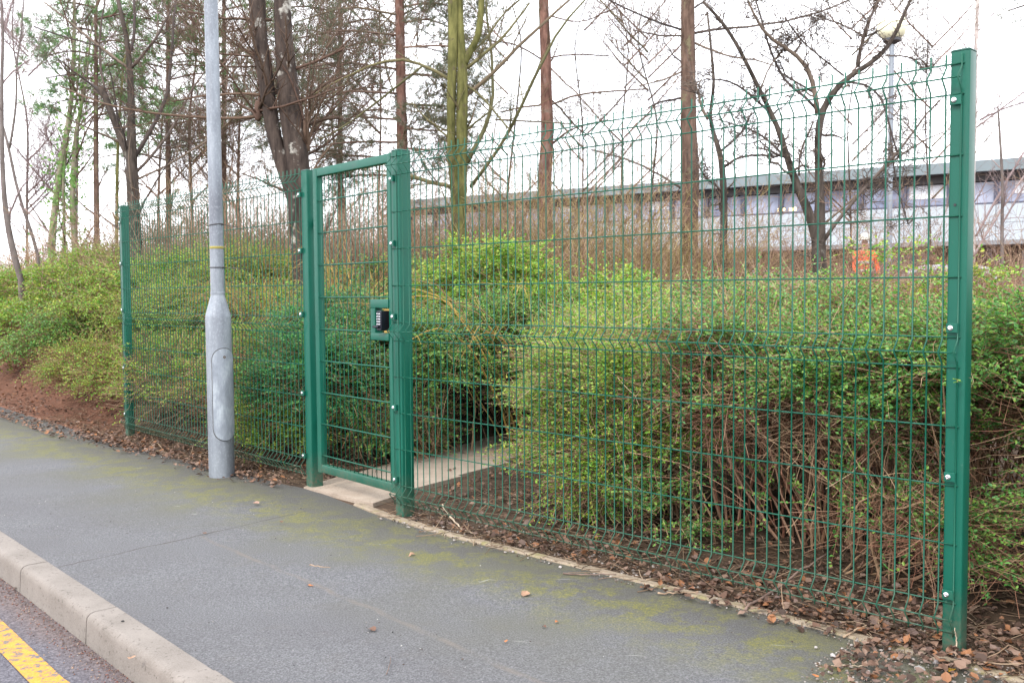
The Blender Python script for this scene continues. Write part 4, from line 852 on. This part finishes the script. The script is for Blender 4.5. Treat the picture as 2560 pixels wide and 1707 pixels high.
# bare background trees, twig rich
for k, (x, dep, lab, w_) in enumerate(((540, 16, 'bare twiggy tree hidden partly by the lamp column', 10), (760, 18, 'bare twiggy tree right of the double trunk', 9), (950, 18, 'bare twiggy tree just left of the brown pine trunk', 9), (480, 17, 'bare brown twiggy tree behind the left fence run', 12), (600, 19, 'second bare twiggy tree right of the lamp column', 12), (860, 20, 'bare twiggy tree seen above the gate', 12), (400, 22, 'faint bare tree behind the dark forked tree', 10), (190, 20, 'second faint purple twigged tree at the top left, behind the twin birch', 9), (70, 20, 'faint purple twigged tree at the top left', 10), (1270, 22, 'faint bare tree between the mossy tree and the red pine', 9), (1560, 20, 'faint bare tree between the two big pine trunks', 8), (2130, 16, 'thin twiggy sapling behind the branching tree', 7), (2330, 17, 'thin twiggy sapling behind the globe lamp', 7), (1620, 16, 'leaning bare sapling left of the thick pine', 8), (1460, 17, 'wiry bare sapling right of the red pine', 7))):
    r = np.random.default_rng(50+k); w_ *= .72; tr = [(x, 760, w_), (x+r.normal(0, 6), 520, w_*.9), (x+r.normal(0, 12), 300, w_*.7), (x+r.normal(0, 20), 100, w_*.5), (x+r.normal(0, 25), -20, w_*.35)]
    lm = []
    for j in range(9):
        y = r.uniform(60, 560); s_ = r.choice([-1, 1]); l_ = r.uniform(60, 170); lm.append([(x, y, 4.5), (x+s_*l_*.5, y-l_*.5, 3.5), (x+s_*l_, y-l_*1.1, 2)])
    dense = x < 1000
    tree('bare_tree', lab, dep, [tr]+lm, BK_GREY if x < 200 else BK_DARK if not dense else BK_PINE2, 60+k, ntw=(15, 14) if dense and x > 100 else (16, 13) if x < 100 else (11, 9), tl=((.5, 1.8), (.2, .8)), twig=TW_P if x < 200 else TW_H, ntr=1, minr=.0028, wob=.4, ext=2)

# ------------------------------------------------------------------ brushwood: massed thin stems nobody could count
def brush(name, label, seed, n, X0, X1, D0, D1, hh, mat, sub=3, rad=(.003, .008), lean=.35, leafm=None):
    r = np.random.default_rng(seed); dep = r.uniform(D0, D1, n); x = r.uniform(X0, X1, n); b = []
    for xx, dd in zip(x, dep):
        q = at(xx, 853, dd); s_, d_ = (q[:2]-O_)@A_, (q[:2]-O_)@N_; q[2] = float(ground_z(s_, d_))-.05; b.append(q)
    b = np.array(b); H = (.35+.75*r.random(n)**1.6)*hh; K = 7; D = nrm(np.c_[r.normal(0, lean, (n, 2)), np.ones(n)]); pts = [b]
    for k in range(1, K): D = nrm(D+r.normal(0, .26, (n, 3))-np.array([0, 0, .06])); pts.append(pts[-1]+D*(H/(K-1))[:, None])
    Pt = np.stack(pts, 1); R = r.uniform(*rad, (n, 1))*np.linspace(1, .35, K)[None]
    mb = MB().tubes(Pt, R, 4, False); C_, Rc = spawn(Pt, R, sub, r, .3, .9, (20, 60), 6, .2, 1., .2, .14, .6); Rc = np.maximum(Rc, .0022); mb.tubes(C_, Rc, 3, False)
    C2, R2 = spawn(C_, Rc, 2, r, .15, .45, (20, 60), 5, .2, 1., .15, .14, .6); mb.tubes(C2, np.maximum(R2, .002), 3, False)
    o = mb.build(name, mat); tag(o, label, 'thicket', kind='stuff')
    return o
TWH2 = twigmat('thicket_twig', [(.17, .10, .07), (.26, .16, .11), (.20, .14, .08), (.33, .23, .16)])
TWH3 = twigmat('pinkish_twig', [(.20, .125, .09), (.28, .18, .13), (.17, .11, .075), (.27, .20, .13)])
TWG = twigmat('olive_twig', [(.20, .15, .06), (.30, .23, .10), (.16, .10, .06), (.36, .29, .15)])
brush('thicket', 'brown leafless thicket massed behind the left bank', 71, 1300, -120, 330, 15, 21, 1.5, TWT, lean=.6)
brush('thicket', 'dense brown and olive thicket massed behind the gate and fence', 72, 2600, 320, 1300, 12, 17, 2.2, TWH2, rad=(.0015, .005), lean=.95)
brush('thicket', 'tall wispy brown saplings massed beyond the fence on the right', 75, 1600, 1250, 2750, 11., 16, 2.8, TWH2, rad=(.002, .005), lean=.45)
brush('thicket', 'dense pinkish brown twigs massed above the bank behind the left fence', 76, 1700, 330, 1000, 11, 13.5, 1.65, TWH3, rad=(.0015, .0035), lean=.9)
brush('thicket', 'olive brown brushwood in the middle in front of the building end', 73, 2600, 1100, 1800, 11.5, 16, 2.4, TWG, rad=(.0015, .005), lean=.95)
brush('thicket', 'thinner brown brushwood between the trees and the building', 74, 2600, 1640, 2750, 12, 17, 1.9, TWH2, rad=(.002, .005), lean=.7)

# ------------------------------------------------------------------ golden stemmed shrub
r = np.random.default_rng(81)
def golden(label, px, dep, n, seed, spread, hgt, lean=(-.25, 0), rr_=(.004, .009)):
    r = np.random.default_rng(seed); c0 = at(px, 853, dep); s_, d_ = (c0[:2]-O_)@A_, (c0[:2]-O_)@N_; c0[2] = float(ground_z(s_, d_))-.03
    t = thing('golden_shrub', label, 'shrub', tuple(c0), 'golden stemmed shrubs')
    b = c0+np.c_[r.normal(0, .09, (n, 2)), np.zeros(n)]; an = r.uniform(0, 2*math.pi, n); rr = r.uniform(.3, 1, n)*spread
    tip = b+np.c_[np.cos(an)*rr+lean[0]*spread, np.sin(an)*rr+lean[1], r.uniform(.55, 1, n)*hgt*(1-.35*rr/spread)]; mid = b*.55+tip*.45; mid[:, 2] = b[:, 2]+hgt*r.uniform(.8, 1.15, n)
    Pt = bez(b, mid, tip, 12); Pt[:, 2:] += r.normal(0, .008, Pt[:, 2:].shape); R = r.uniform(*rr_, (n, 1))*np.linspace(1, .25, 12)[None]
    mb = MB().tubes(Pt, R, 5, False); C_, Rc = spawn(Pt, R, 5, r, .15, .6, (25, 60), 6, .35, 1., .2, .12, .5); mb.tubes(C_, np.maximum(Rc, .0014), 3, False); mb.build('stems', TWY, t); return t
golden('arching golden stemmed shrub right of the gate above the green shrubs', 1330, 7.6, 20, 82, 1.2, 1.6, (-.6, 0), (.005, .010))
golden('golden twigged shrub seen through the upper gate mesh', 870, 8.3, 20, 83, 1.1, 1.25, (0, 0))
golden('golden twigged shrub seen through the left fence beside the gate post', 690, 8.6, 16, 84, 1.0, 1.15, (0, 0))
golden('loose golden shrub behind the middle of the long fence', 1520, 10., 26, 85, 1.1, 1.6, (0, 0))
golden('loose golden shrub in front of the branching tree', 1880, 9.8, 22, 86, 1.1, 1.5, (0, 0))

# ------------------------------------------------------------------ shrubs
shrub('big leafy shrub filling the right edge beyond the tall post', [(-.45, .95, .96, .55, .50, .33), (-.9, 1.3, .9, .6, .7, .42)], 1900, LG, TWB, 101, sweep=(-.2, -.2, .0), nl=18, low=-.35)
shrub('low leafy shrub branches hanging at the right edge, lower half', [(-.58, .58, .50, .40, .28, .26)], 800, LG, TWB, 102, sweep=(-.3, -.2, -.05), nl=18, low=-.6, nstem=50)
shrub('dark green shrub with hanging sprays just left of the tall post', [(.15, .85, .87, .50, .46, .27), (.1, 1.9, .80, .7, .6, .32)], 2100, LG, TWB, 103, sweep=(-.15, -.2, -.08), nl=18, low=-.05, nstem=120)
shrub('wide green shrub in the right half with dark hollow beneath', [(.75, .85, .83, .48, .45, .25), (.9, 1.8, .76, .6, .6, .30)], 1900, LG, TWB, 104, sweep=(-.1, -.2, -.08), nl=17, low=-.05, nstem=130, bare=.15)
shrub('brown twiggy shrub with few leaves in the middle of the long fence', [(1.25, .85, .80, .45, .45, .33), (1.4, 1.9, .82, .6, .6, .38)], 1700, LG, TWR, 105, sweep=(-.1, -.2, -.05), nl=14, low=-.1, nstem=130, bare=.35, ntan=170)
shrub('yellow green edged shrub at the end of the mass beside the path', [(2.0, .85, .64, .48, .42, .46), (2.75, 1.75, .64, .46, .50, .48)], 2400, LY, TWT, 106, sweep=(-.25, -.05, -.05), nl=15, low=-.5, nstem=150, bare=.18, ntan=60)
shrub('low yellow green skirt of sprays spilling toward the path edge', [(2.15, .62, .34, .30, .24, .24)], 330, LY, TWT, 127, sweep=(-.35, -.05, -.1), nl=14, low=-.8, nstem=40, bare=.15, ntan=10, zmin=.04)
shrub('twiggy green shrub inside the mass behind the yellow green edge', [(1.7, 1.8, .82, .45, .5, .42), (2.0, 2.6, .85, .5, .6, .42)], 1300, LG, TWT, 126, nl=13, bare=.4, six=False, ntan=160)
shrub('low evergreen sprays under the right half of the long fence', [(.45, .42, .36, .42, .14, .16)], 110, LG, TWB, 107, sl=(.15, .35), nl=20, low=-.9, nstem=26, ntan=10, zmin=.05, name='low_shrub')
shrub('small green seedling shrub under the middle of the long fence', [(1.55, .40, .20, .35, .12, .12)], 60, LG, TWB, 108, sl=(.08, .2), nl=14, low=-.9, nstem=10, ntan=0, zmin=.02, name='low_shrub', bare=.1)
shrub('pale back shrub along the top of the right mass', [(.1, 3.2, .68, .9, .7, .36), (1.45, 3.1, .90, .8, .7, .44)], 1500, LY, TWT, 109, ln=(.012, .02), wd=(.008, .012), nl=12, bare=.38, six=False, nstem=60, ntan=200)
shrub('brown back shrub right of the far path end', [(3.6, 2.6, .60, .55, .6, .5), (3.0, 3.4, .78, .9, .8, .46)], 1700, LG, TWT, 110, ln=(.012, .02), wd=(.008, .012), nl=12, bare=.2, six=False, nstem=60, low=-.5)
shrub('low leafy shrub closing the far end of the slab path', [(4.15, 2.9, .42, .55, .4, .38), (3.7, 3.6, .5, .6, .5, .4)], 900, LY, TWT, 128, nl=14, bare=.1, six=False, low=-.8, zmin=.04)
shrub('small leafy shrub spilling onto the left edge of the path', [(4.45, 1.15, .34, .26, .42, .28)], 420, LG, TWT, 129, nl=14, bare=.1, six=False, low=-.8, zmin=.04, ntan=10)
shrub('rounded bright green shrub beyond the path under the golden stems', [(5.35, 2.95, 1.12, .75, .6, .54), (4.6, 3.5, .85, .8, .8, .5)], 2300, LY, TWB, 111, ln=(.014, .024), wd=(.009, .014), nl=14, bare=.1, six=False, nstem=60)
shrub('green shrub overhanging the left side of the path behind the gate', [(4.65, 1.5, .70, .45, .6, .34), (4.6, 2.5, .80, .55, .7, .42)], 2300, LG, TWB, 112, ln=(.012, .02), wd=(.007, .011), nl=15, bare=.12, low=-.3, nstem=90)
shrub('dark green spreading shrub right of the lamp column behind the fence', [(4.75, .70, .60, .36, .38, .36), (5.2, 1.3, .8, .6, .6, .36)], 2300, LD, TWB, 113, nl=16, bare=.1, low=-.3, nstem=80, ln=(.012, .019), wd=(.007, .011))
shrub('bright green low shrub at the foot of the fence beside the lamp column', [(5.0, .45, .30, .32, .22, .22)], 480, LY, TWB, 114, nl=15, bare=.05, low=-.6, nstem=30, zmin=.02, ntan=5)
shrub('twiggy yellow green shrub behind the middle of the left fence', [(5.8, .75, .50, .5, .45, .38), (6.0, 1.7, .85, .7, .6, .34)], 1800, LY, TWR, 115, nl=13, bare=.35, nstem=90, ntan=110)
shrub('twiggy shrub reaching through the far end of the left fence', [(6.8, .65, .5, .55, .45, .36), (7.0, 1.6, .95, .7, .6, .34)], 1700, LY, TWR, 116, nl=13, bare=.35, nstem=90, ntan=90)
shrub('pale twiggy shrub on the bank top behind the left fence', [(6.2, 3.0, 1.0, 1.0, .8, .34), (7.4, 3.2, 1.2, 1.0, .8, .34)], 1300, LG, TWR, 117, ln=(.012, .02), wd=(.008, .012), nl=12, bare=.4, six=False, ntan=110)
sw = (.25, -.35, -.2)
bk = 'low shrubs spreading over the bank'
shrub('light green spreading shrub on the bank just left of the far post', [(7.9, 1.25, .95, .6, .6, .34), (8.2, 2.2, 1.30, .7, .7, .38)], 2300, LY, TWR, 120, sl=(.15, .45), nl=15, sweep=sw, bare=.15, group=bk, ntan=100)
shrub('tumbling shrub low on the bank with pale leaf tips by the pavement', [(8.1, .70, .40, .45, .36, .26), (8.9, .8, .45, .5, .35, .3)], 1300, LY, TWR, 121, sl=(.15, .45), nl=14, sweep=sw, bare=.25, group=bk, ntan=90)
shrub('bright upper shrub on the middle of the left bank', [(9.3, 1.6, 1.15, .8, .7, .42), (9.6, 2.6, 1.42, .8, .7, .38)], 2500, LY, TWR, 122, sl=(.15, .45), nl=14, sweep=sw, bare=.1, group=bk, six=False, ln=(.013, .022), wd=(.008, .013))
shrub('darker green shrub low on the left bank beside bare red soil', [(10.3, 1.2, .72, .8, .55, .38)], 1500, LG, TWR, 123, sl=(.15, .45), nl=14, sweep=sw, bare=.15, group=bk, six=False, ln=(.013, .022), wd=(.008, .013))
shrub('bright green shrub at the upper left edge of the bank', [(11.2, 1.9, 1.22, .9, .7, .46), (12.2, 2.4, 1.35, .9, .8, .46)], 2500, LY, TWR, 124, sl=(.15, .45), nl=14, sweep=sw, bare=.08, group=bk, six=False, ln=(.015, .025), wd=(.009, .015))
shrub('green shrub at the left picture edge low on the bank', [(12.2, 1.1, .72, .8, .5, .40), (13.4, 1.6, 1.05, .9, .7, .5)], 2000, LY, TWR, 125, sl=(.15, .45), nl=13, sweep=sw, bare=.12, group=bk, six=False, ln=(.015, .025), wd=(.009, .015))

# ------------------------------------------------------------------ leaf litter, twigs, stones
LIT = leafmat('dead_leaf', [(.04, .022, .014), (.085, .042, .026), (.13, .07, .045), (.20, .115, .075), (.26, .17, .125), (.15, .10, .085), (.30, .13, .055)], .12, .75)
def dead(Q, rng, ln, up=.35):
    M = len(Q); nr = nrm(rng.normal(0, up, (M, 3))+[0, 0, 1]); d = rng.normal(size=(M, 3)); d = nrm(d-(d*nr).sum(1, keepdims=True)*nr); s = np.cross(nr, d)
    L_ = rng.uniform(*ln, M)[:, None]; W_ = L_*rng.uniform(.28, .46, (M, 1)); cu = rng.uniform(-.3, .5, (M, 1))*L_; fo = rng.uniform(.0, .5, (M, 1))*W_; j = lambda: rng.normal(0, .05, (M, 1))*L_
    V = np.stack([Q-d*L_*.5+nr*cu*.5, Q-d*L_*.2+s*(W_*.9+j())+nr*(fo+j()), Q+d*L_*.12+s*(W_*1.0+j())+nr*(fo+j()), Q+d*L_*.34+s*(W_*.5+j())+nr*(fo*.5+cu*.3), Q+d*L_*.55+nr*cu*.6,
                  Q+d*L_*.30-s*(W_*.6+j())+nr*(fo*.5+cu*.3), Q+d*L_*.05-s*(W_*1.0+j())+nr*(fo+j()), Q-d*L_*.25-s*(W_*.8+j())+nr*(fo+j()), Q], 1)
    b = np.arange(M)[:, None]*9; F_ = np.concatenate([b+np.array([[8, i, i+1]]) for i in range(7)]+[b+np.array([[8, 7, 0]])]); return V.reshape(-1, 3), F_
r = np.random.default_rng(200)
def scatter(n, s0, s1, v0, v1, r, pw=1.):
    s = r.uniform(s0, s1, n); v = v0+(v1-v0)*r.random(n)**pw; d = dedge(s)+v; return s, d
S_, D_ = [], []
for n, a0, a1, v0, v1, pw in ((5200, -1.6, 2.9, .06, 1.6, 1.3), (900, -.9, 1.2, -.08, .5, 1), (900, -.6, .25, -.42, .1, .7), (1500, 2.9, 4.3, .30, 2.8, 1), (3000, 4.1, 7.6, -.12, .9, 1.6), (3600, 7.2, 14, -.30, .9, 1.3), (500, 4.3, 7.4, -.30, 0, .5)):
    a_, b_ = scatter(n, a0, a1, v0, v1, r, pw); k = np.sin(a_*4.1)+np.sin(b_*6.3+a_)+r.normal(0, .9, n) > -1.1; S_.append(a_[k]); D_.append(b_[k])
S_ = np.concatenate(S_); D_ = np.concatenate(D_)
ctr = 3.60+.27*D_; onpath = (np.abs(S_-ctr) < .42) & (D_ > .03) & (D_ < 4.6); kk = ~onpath | (r.random(len(S_)) < .06); S_, D_ = S_[kk], D_[kk]
Z_ = np.maximum(ground_z(S_, D_), np.where(D_ < dedge(S_), .0, -1))+r.uniform(.004, .03, len(S_))
Q = np.c_[O_[0]+A_[0]*S_+N_[0]*D_, O_[1]+A_[1]*S_+N_[1]*D_, Z_]
V, F_ = dead(Q, r, (.010, .042)); o = npmesh('leaf_litter', V, F_, LIT); tag(o, 'brown dead leaves drifted along the foot of the fence and under the shrubs', 'leaf litter', kind='stuff')
# fine debris and broken twigs
n = 3600; a_, b_ = scatter(n, -1.6, 9, .0, 1.0, r, 1.2); k = (np.abs(a_-3.65) > .5); a_, b_ = a_[k], b_[k]; z0 = np.maximum(ground_z(a_, b_), 0)+.006
q0 = np.c_[O_[0]+A_[0]*a_+N_[0]*b_, O_[1]+A_[1]*a_+N_[1]*b_, z0]; d = nrm(np.c_[r.normal(size=(len(a_), 2)), r.normal(0, .22, len(a_))]); L_ = r.uniform(.03, .20, len(a_))[:, None]
pts = [q0]; 
for k in range(3): d = nrm(d+r.normal(0, .18, d.shape)); pts.append(pts[-1]+d*L_/3)
tw = np.stack(pts, 1); tw[:, :, 2] = np.maximum(tw[:, :, 2], z0[:, None]-.002)
o = MB().tubes(tw, r.uniform(.0007, .0022, (len(tw), 1))*np.ones((1, 4)), 4, False).build('twig_litter', twigmat('litter_twig', [(.07, .045, .03), (.13, .085, .055), (.22, .15, .10), (.10, .065, .04), (.30, .22, .15)])); tag(o, 'broken twigs and stalks strewn on the soil under the fence', 'twig litter', kind='stuff')
def pebbles(Q, rad, r):
    ph = []; t_ = (1+5**.5)/2
    ico = nrm(np.array([(-1, t_, 0), (1, t_, 0), (-1, -t_, 0), (1, -t_, 0), (0, -1, t_), (0, 1, t_), (0, -1, -t_), (0, 1, -t_), (t_, 0, -1), (t_, 0, 1), (-t_, 0, -1), (-t_, 0, 1)], float))
    fi = np.array([(0, 11, 5), (0, 5, 1), (0, 1, 7), (0, 7, 10), (0, 10, 11), (1, 5, 9), (5, 11, 4), (11, 10, 2), (10, 7, 6), (7, 1, 8), (3, 9, 4), (3, 4, 2), (3, 2, 6), (3, 6, 8), (3, 8, 9), (4, 9, 5), (2, 4, 11), (6, 2, 10), (8, 6, 7), (9, 8, 1)])
    M = len(Q); V = ico[None]*rad[:, None, None]*r.uniform(.7, 1.15, (M, 12, 1))*r.uniform(.6, 1.2, (M, 1, 3))*np.array([1, 1, .7])+Q[:, None]; return V.reshape(-1, 3), (fi[None]+np.arange(M)[:, None, None]*12).reshape(-1, 3)
GRM = twigmat('grit', [(.08, .06, .045), (.14, .11, .09), (.22, .19, .17), (.34, .31, .29), (.10, .07, .05)])
sc_ = []
for n, a0, a1, v0, v1 in ((2600, -.8, 3, -.06, .30), (1500, -.6, .3, -.45, .1), (700, 4.2, 9, -.15, .3)):
    a_, b_ = scatter(n, a0, a1, v0, v1, r); sc_.append(np.c_[O_[0]+A_[0]*a_+N_[0]*b_, O_[1]+A_[1]*a_+N_[1]*b_, np.maximum(ground_z(a_, b_), 0)+.002])
Q = np.concatenate(sc_); V, F_ = pebbles(Q, .002+.006*r.random(len(Q))**2.2, r); o = npmesh('grit', V, F_, GRM); tag(o, 'grit and small stones along the edge of the planting', 'grit', kind='stuff')
# gutter debris on the road and crumbs on the pavement
n = 1500; a_ = r.uniform(1.6, 5, n); b_ = dkerb(a_)-.125-np.abs(r.normal(0, .06, n)); q0 = np.c_[O_[0]+A_[0]*a_+N_[0]*b_, O_[1]+A_[1]*a_+N_[1]*b_, np.full(n, -.113)]
V1, F1 = pebbles(q0, r.uniform(.001, .0045, n), r); GUT = twigmat('gutter_debris', [(.14, .06, .05), (.22, .11, .08), (.06, .05, .05), (.28, .20, .15)])
o = npmesh('gutter_grit', V1, F1, GUT); tag(o, 'reddish grit lying in the gutter along the kerb', 'grit', kind='stuff')
n = 420; a_ = r.uniform(.2, 5, n); b_ = r.uniform(-2.4, -.15, n); b_ = np.where((b_ < dkerb(a_)) & (b_ > dkerb(a_)-.13), -1.2, b_); q0 = np.c_[O_[0]+A_[0]*a_+N_[0]*b_, O_[1]+A_[1]*a_+N_[1]*b_, np.where(b_ < dkerb(a_)-.1, -.113, .001)]
V1, F1 = pebbles(q0, r.uniform(.0012, .004, n), r); o = npmesh('loose_grit', V1, F1, twigmat('dark_crumb', [(.03, .03, .03), (.07, .05, .04), (.4, .4, .38), (.05, .03, .03)])); tag(o, 'dark and pale crumbs scattered over pavement and road', 'grit', kind='stuff')
# single leaves, sticks and stones lying in the open
def ground_at(x, y, z=0.):
    d = fwd+(x-1280)/F*RT-(y-853.5)/F*UP; return np.array([0, 0, EYE])+d*(z-EYE)/d[2]
LEAFC = {'tan': (.27, .16, .10), 'brown': (.11, .055, .035), 'yellow': (.60, .33, .03), 'orange': (.33, .12, .04), 'pinkish': (.27, .17, .13)}
for i, (x, y, c_, ln, lab) in enumerate(((1313, 1489, 'tan', .050, 'curled tan fallen leaf alone in the middle of the pavement'), (1030, 1389, 'tan', .038, 'small tan fallen leaf on moss below the gate post'), (641, 1262, 'pinkish', .04, 'pinkish fallen leaf on the pavement below the lamp column'),
      (930, 1576, 'brown', .036, 'dark brown fallen leaf near the pale lichen spot'), (1265, 1606, 'orange', .022, 'tiny orange leaf scrap on the lower pavement'), (1392, 1558, 'orange', .018, 'tiny orange scrap right of the curled tan leaf'), (1360, 1570, 'brown', .022, 'thin brown scrap on the pavement below the moss'),
      (2372, 1677, 'yellow', .042, 'bright yellow fallen leaf below the tall post'), (2038, 1696, 'orange', .026, 'orange fallen leaf at the bottom edge of the pavement'), (42, 1474, 'pinkish', .045, 'pale fallen leaf in the gutter by the kerb'), (512, 1335, 'brown', .028, 'brown fallen leaf on the pavement joint'),
      (776, 1466, 'orange', .03, 'orange brown leaf flat on the long pavement joint'), (703, 1309, 'brown', .026, 'small dark leaf between the gate and the kerb'), (1150, 1322, 'tan', .055, 'tan leaf lying on the edging by the bent stick'), (330, 1650, 'tan', .03, 'pale scrap of leaf on the pavement near the kerb'), (2540, 1662, 'tan', .05, 'tan leaf in the litter at the bottom right corner'))):
    q = ground_at(x, y, 0. if i != 9 else -.115)+np.array([0, 0, .008]); rr = np.random.default_rng(300+i); V, F_ = dead(q[None], rr, (ln, ln*1.01), .15)
    tag(npmesh('fallen_leaf', V, F_, simple('leaf_'+c_+str(i), LEAFC[c_], .75, var=.25, scale=60)), lab, 'fallen leaf', 'single leaves on the ground')
def stick(label, pts, r0, mat, seed):
    p3 = np.array([np.r_[ground_at(x, y, z)] for x, y, z in pts]); p3 = smoothres(np.c_[p3, np.linspace(r0, r0*.5, len(p3))], 12); rr = np.random.default_rng(seed); p3[:, :3] += rr.normal(0, r0*.5, (12, 3))
    tag(MB().tubes(p3[None, :, :3], p3[None, :, 3], 7).build('fallen_stick', mat, smooth=True), label, 'stick', 'sticks lying by the fence')
STK = simple('stick_bark', (.30, .21, .14), .85, var=.3, scale=30); STK2 = simple('pale_stick', (.42, .33, .24), .85, var=.25, scale=30); STK3 = simple('dark_stick', (.15, .10, .08), .85, var=.3, scale=30)
stick('bent pale stick poking out under the fence beside the gate post', [(1106, 1262, .05), (1125, 1290, .03), (1150, 1318, .01), (1184, 1335, .01)], .006, STK2, 1)
stick('long thin stick leaning through the fence mesh near the tall post', [(1862, 1524, .01), (1950, 1465, .04), (2010, 1420, .10), (2065, 1385, .14)], .006, STK3, 2)
stick('dark thin twigs on the edging in the middle of the run', [(1405, 1432, .008), (1460, 1435, .012), (1540, 1436, .012)], .004, STK3, 3)
stick('reddish twig lying across the edging', [(1645, 1483, .01), (1700, 1480, .014), (1745, 1478, .02)], .004, STK, 4)
stick('small forked twig on the lower pavement', [(966, 1684, .004), (975, 1660, .006), (977, 1640, .006)], .0015, STK3, 5)
stick('short straight twig on the pavement right of the long joint', [(772, 1411, .004), (800, 1416, .004), (826, 1418, .004)], .0025, STK, 6)
stick('pale stalk lying at the edge of the tarmac near the tall post', [(2078, 1664, .006), (2120, 1661, .008), (2170, 1664, .006)], .003, STK2, 7)
stick('forked pale twig leaning against the foot of the tall post', [(2388, 1642, .0), (2392, 1600, .055), (2385, 1570, .10)], .003, STK2, 8)
stick('brown stick in the litter left of the tall post', [(2110, 1590, .01), (2150, 1570, .02), (2200, 1550, .03)], .004, STK, 9)
for i, (x, y, rad, c_, lab) in enumerate(((2012, 1703, .006, (.5, .45, .42), 'small pale stone at the bottom right of the pavement'), (2083, 1637, .014, (.62, .57, .56), 'white stone on the grit left of the tall post'), (2040, 1617, .009, (.60, .55, .53), 'smaller pale stone above the white one'), (1401, 1416, .011, (.6, .56, .53), 'pale stone among leaves by the edging'),
      (1532, 1418, .015, (.46, .46, .44), 'grey stone under the fence in the middle'), (2300, 1670, .020, (.42, .40, .38), 'largest grey stone by the tall post'), (2340, 1655, .014, (.48, .43, .42), 'grey stone touching the foot of the tall post'), (1270, 1316, .018, (.30, .33, .32), 'grey green stone under the fence right of the bent stick'), (307, 1553, .009, (.05, .045, .045), 'black stone on top of the kerb'), (418, 1518, .005, (.06, .05, .05), 'tiny black stone on the pavement behind the kerb'))):
    q = ground_at(x, y, .006); rr = np.random.default_rng(400+i); V, F_ = pebbles(q[None], np.array([rad]), rr); o = npmesh('stone', V, F_, simple('stone_'+str(i), tuple(q_*.55 for q_ in c_), .85, scale=60), smooth=False); tag(o, lab, 'stone', 'stones on the ground')
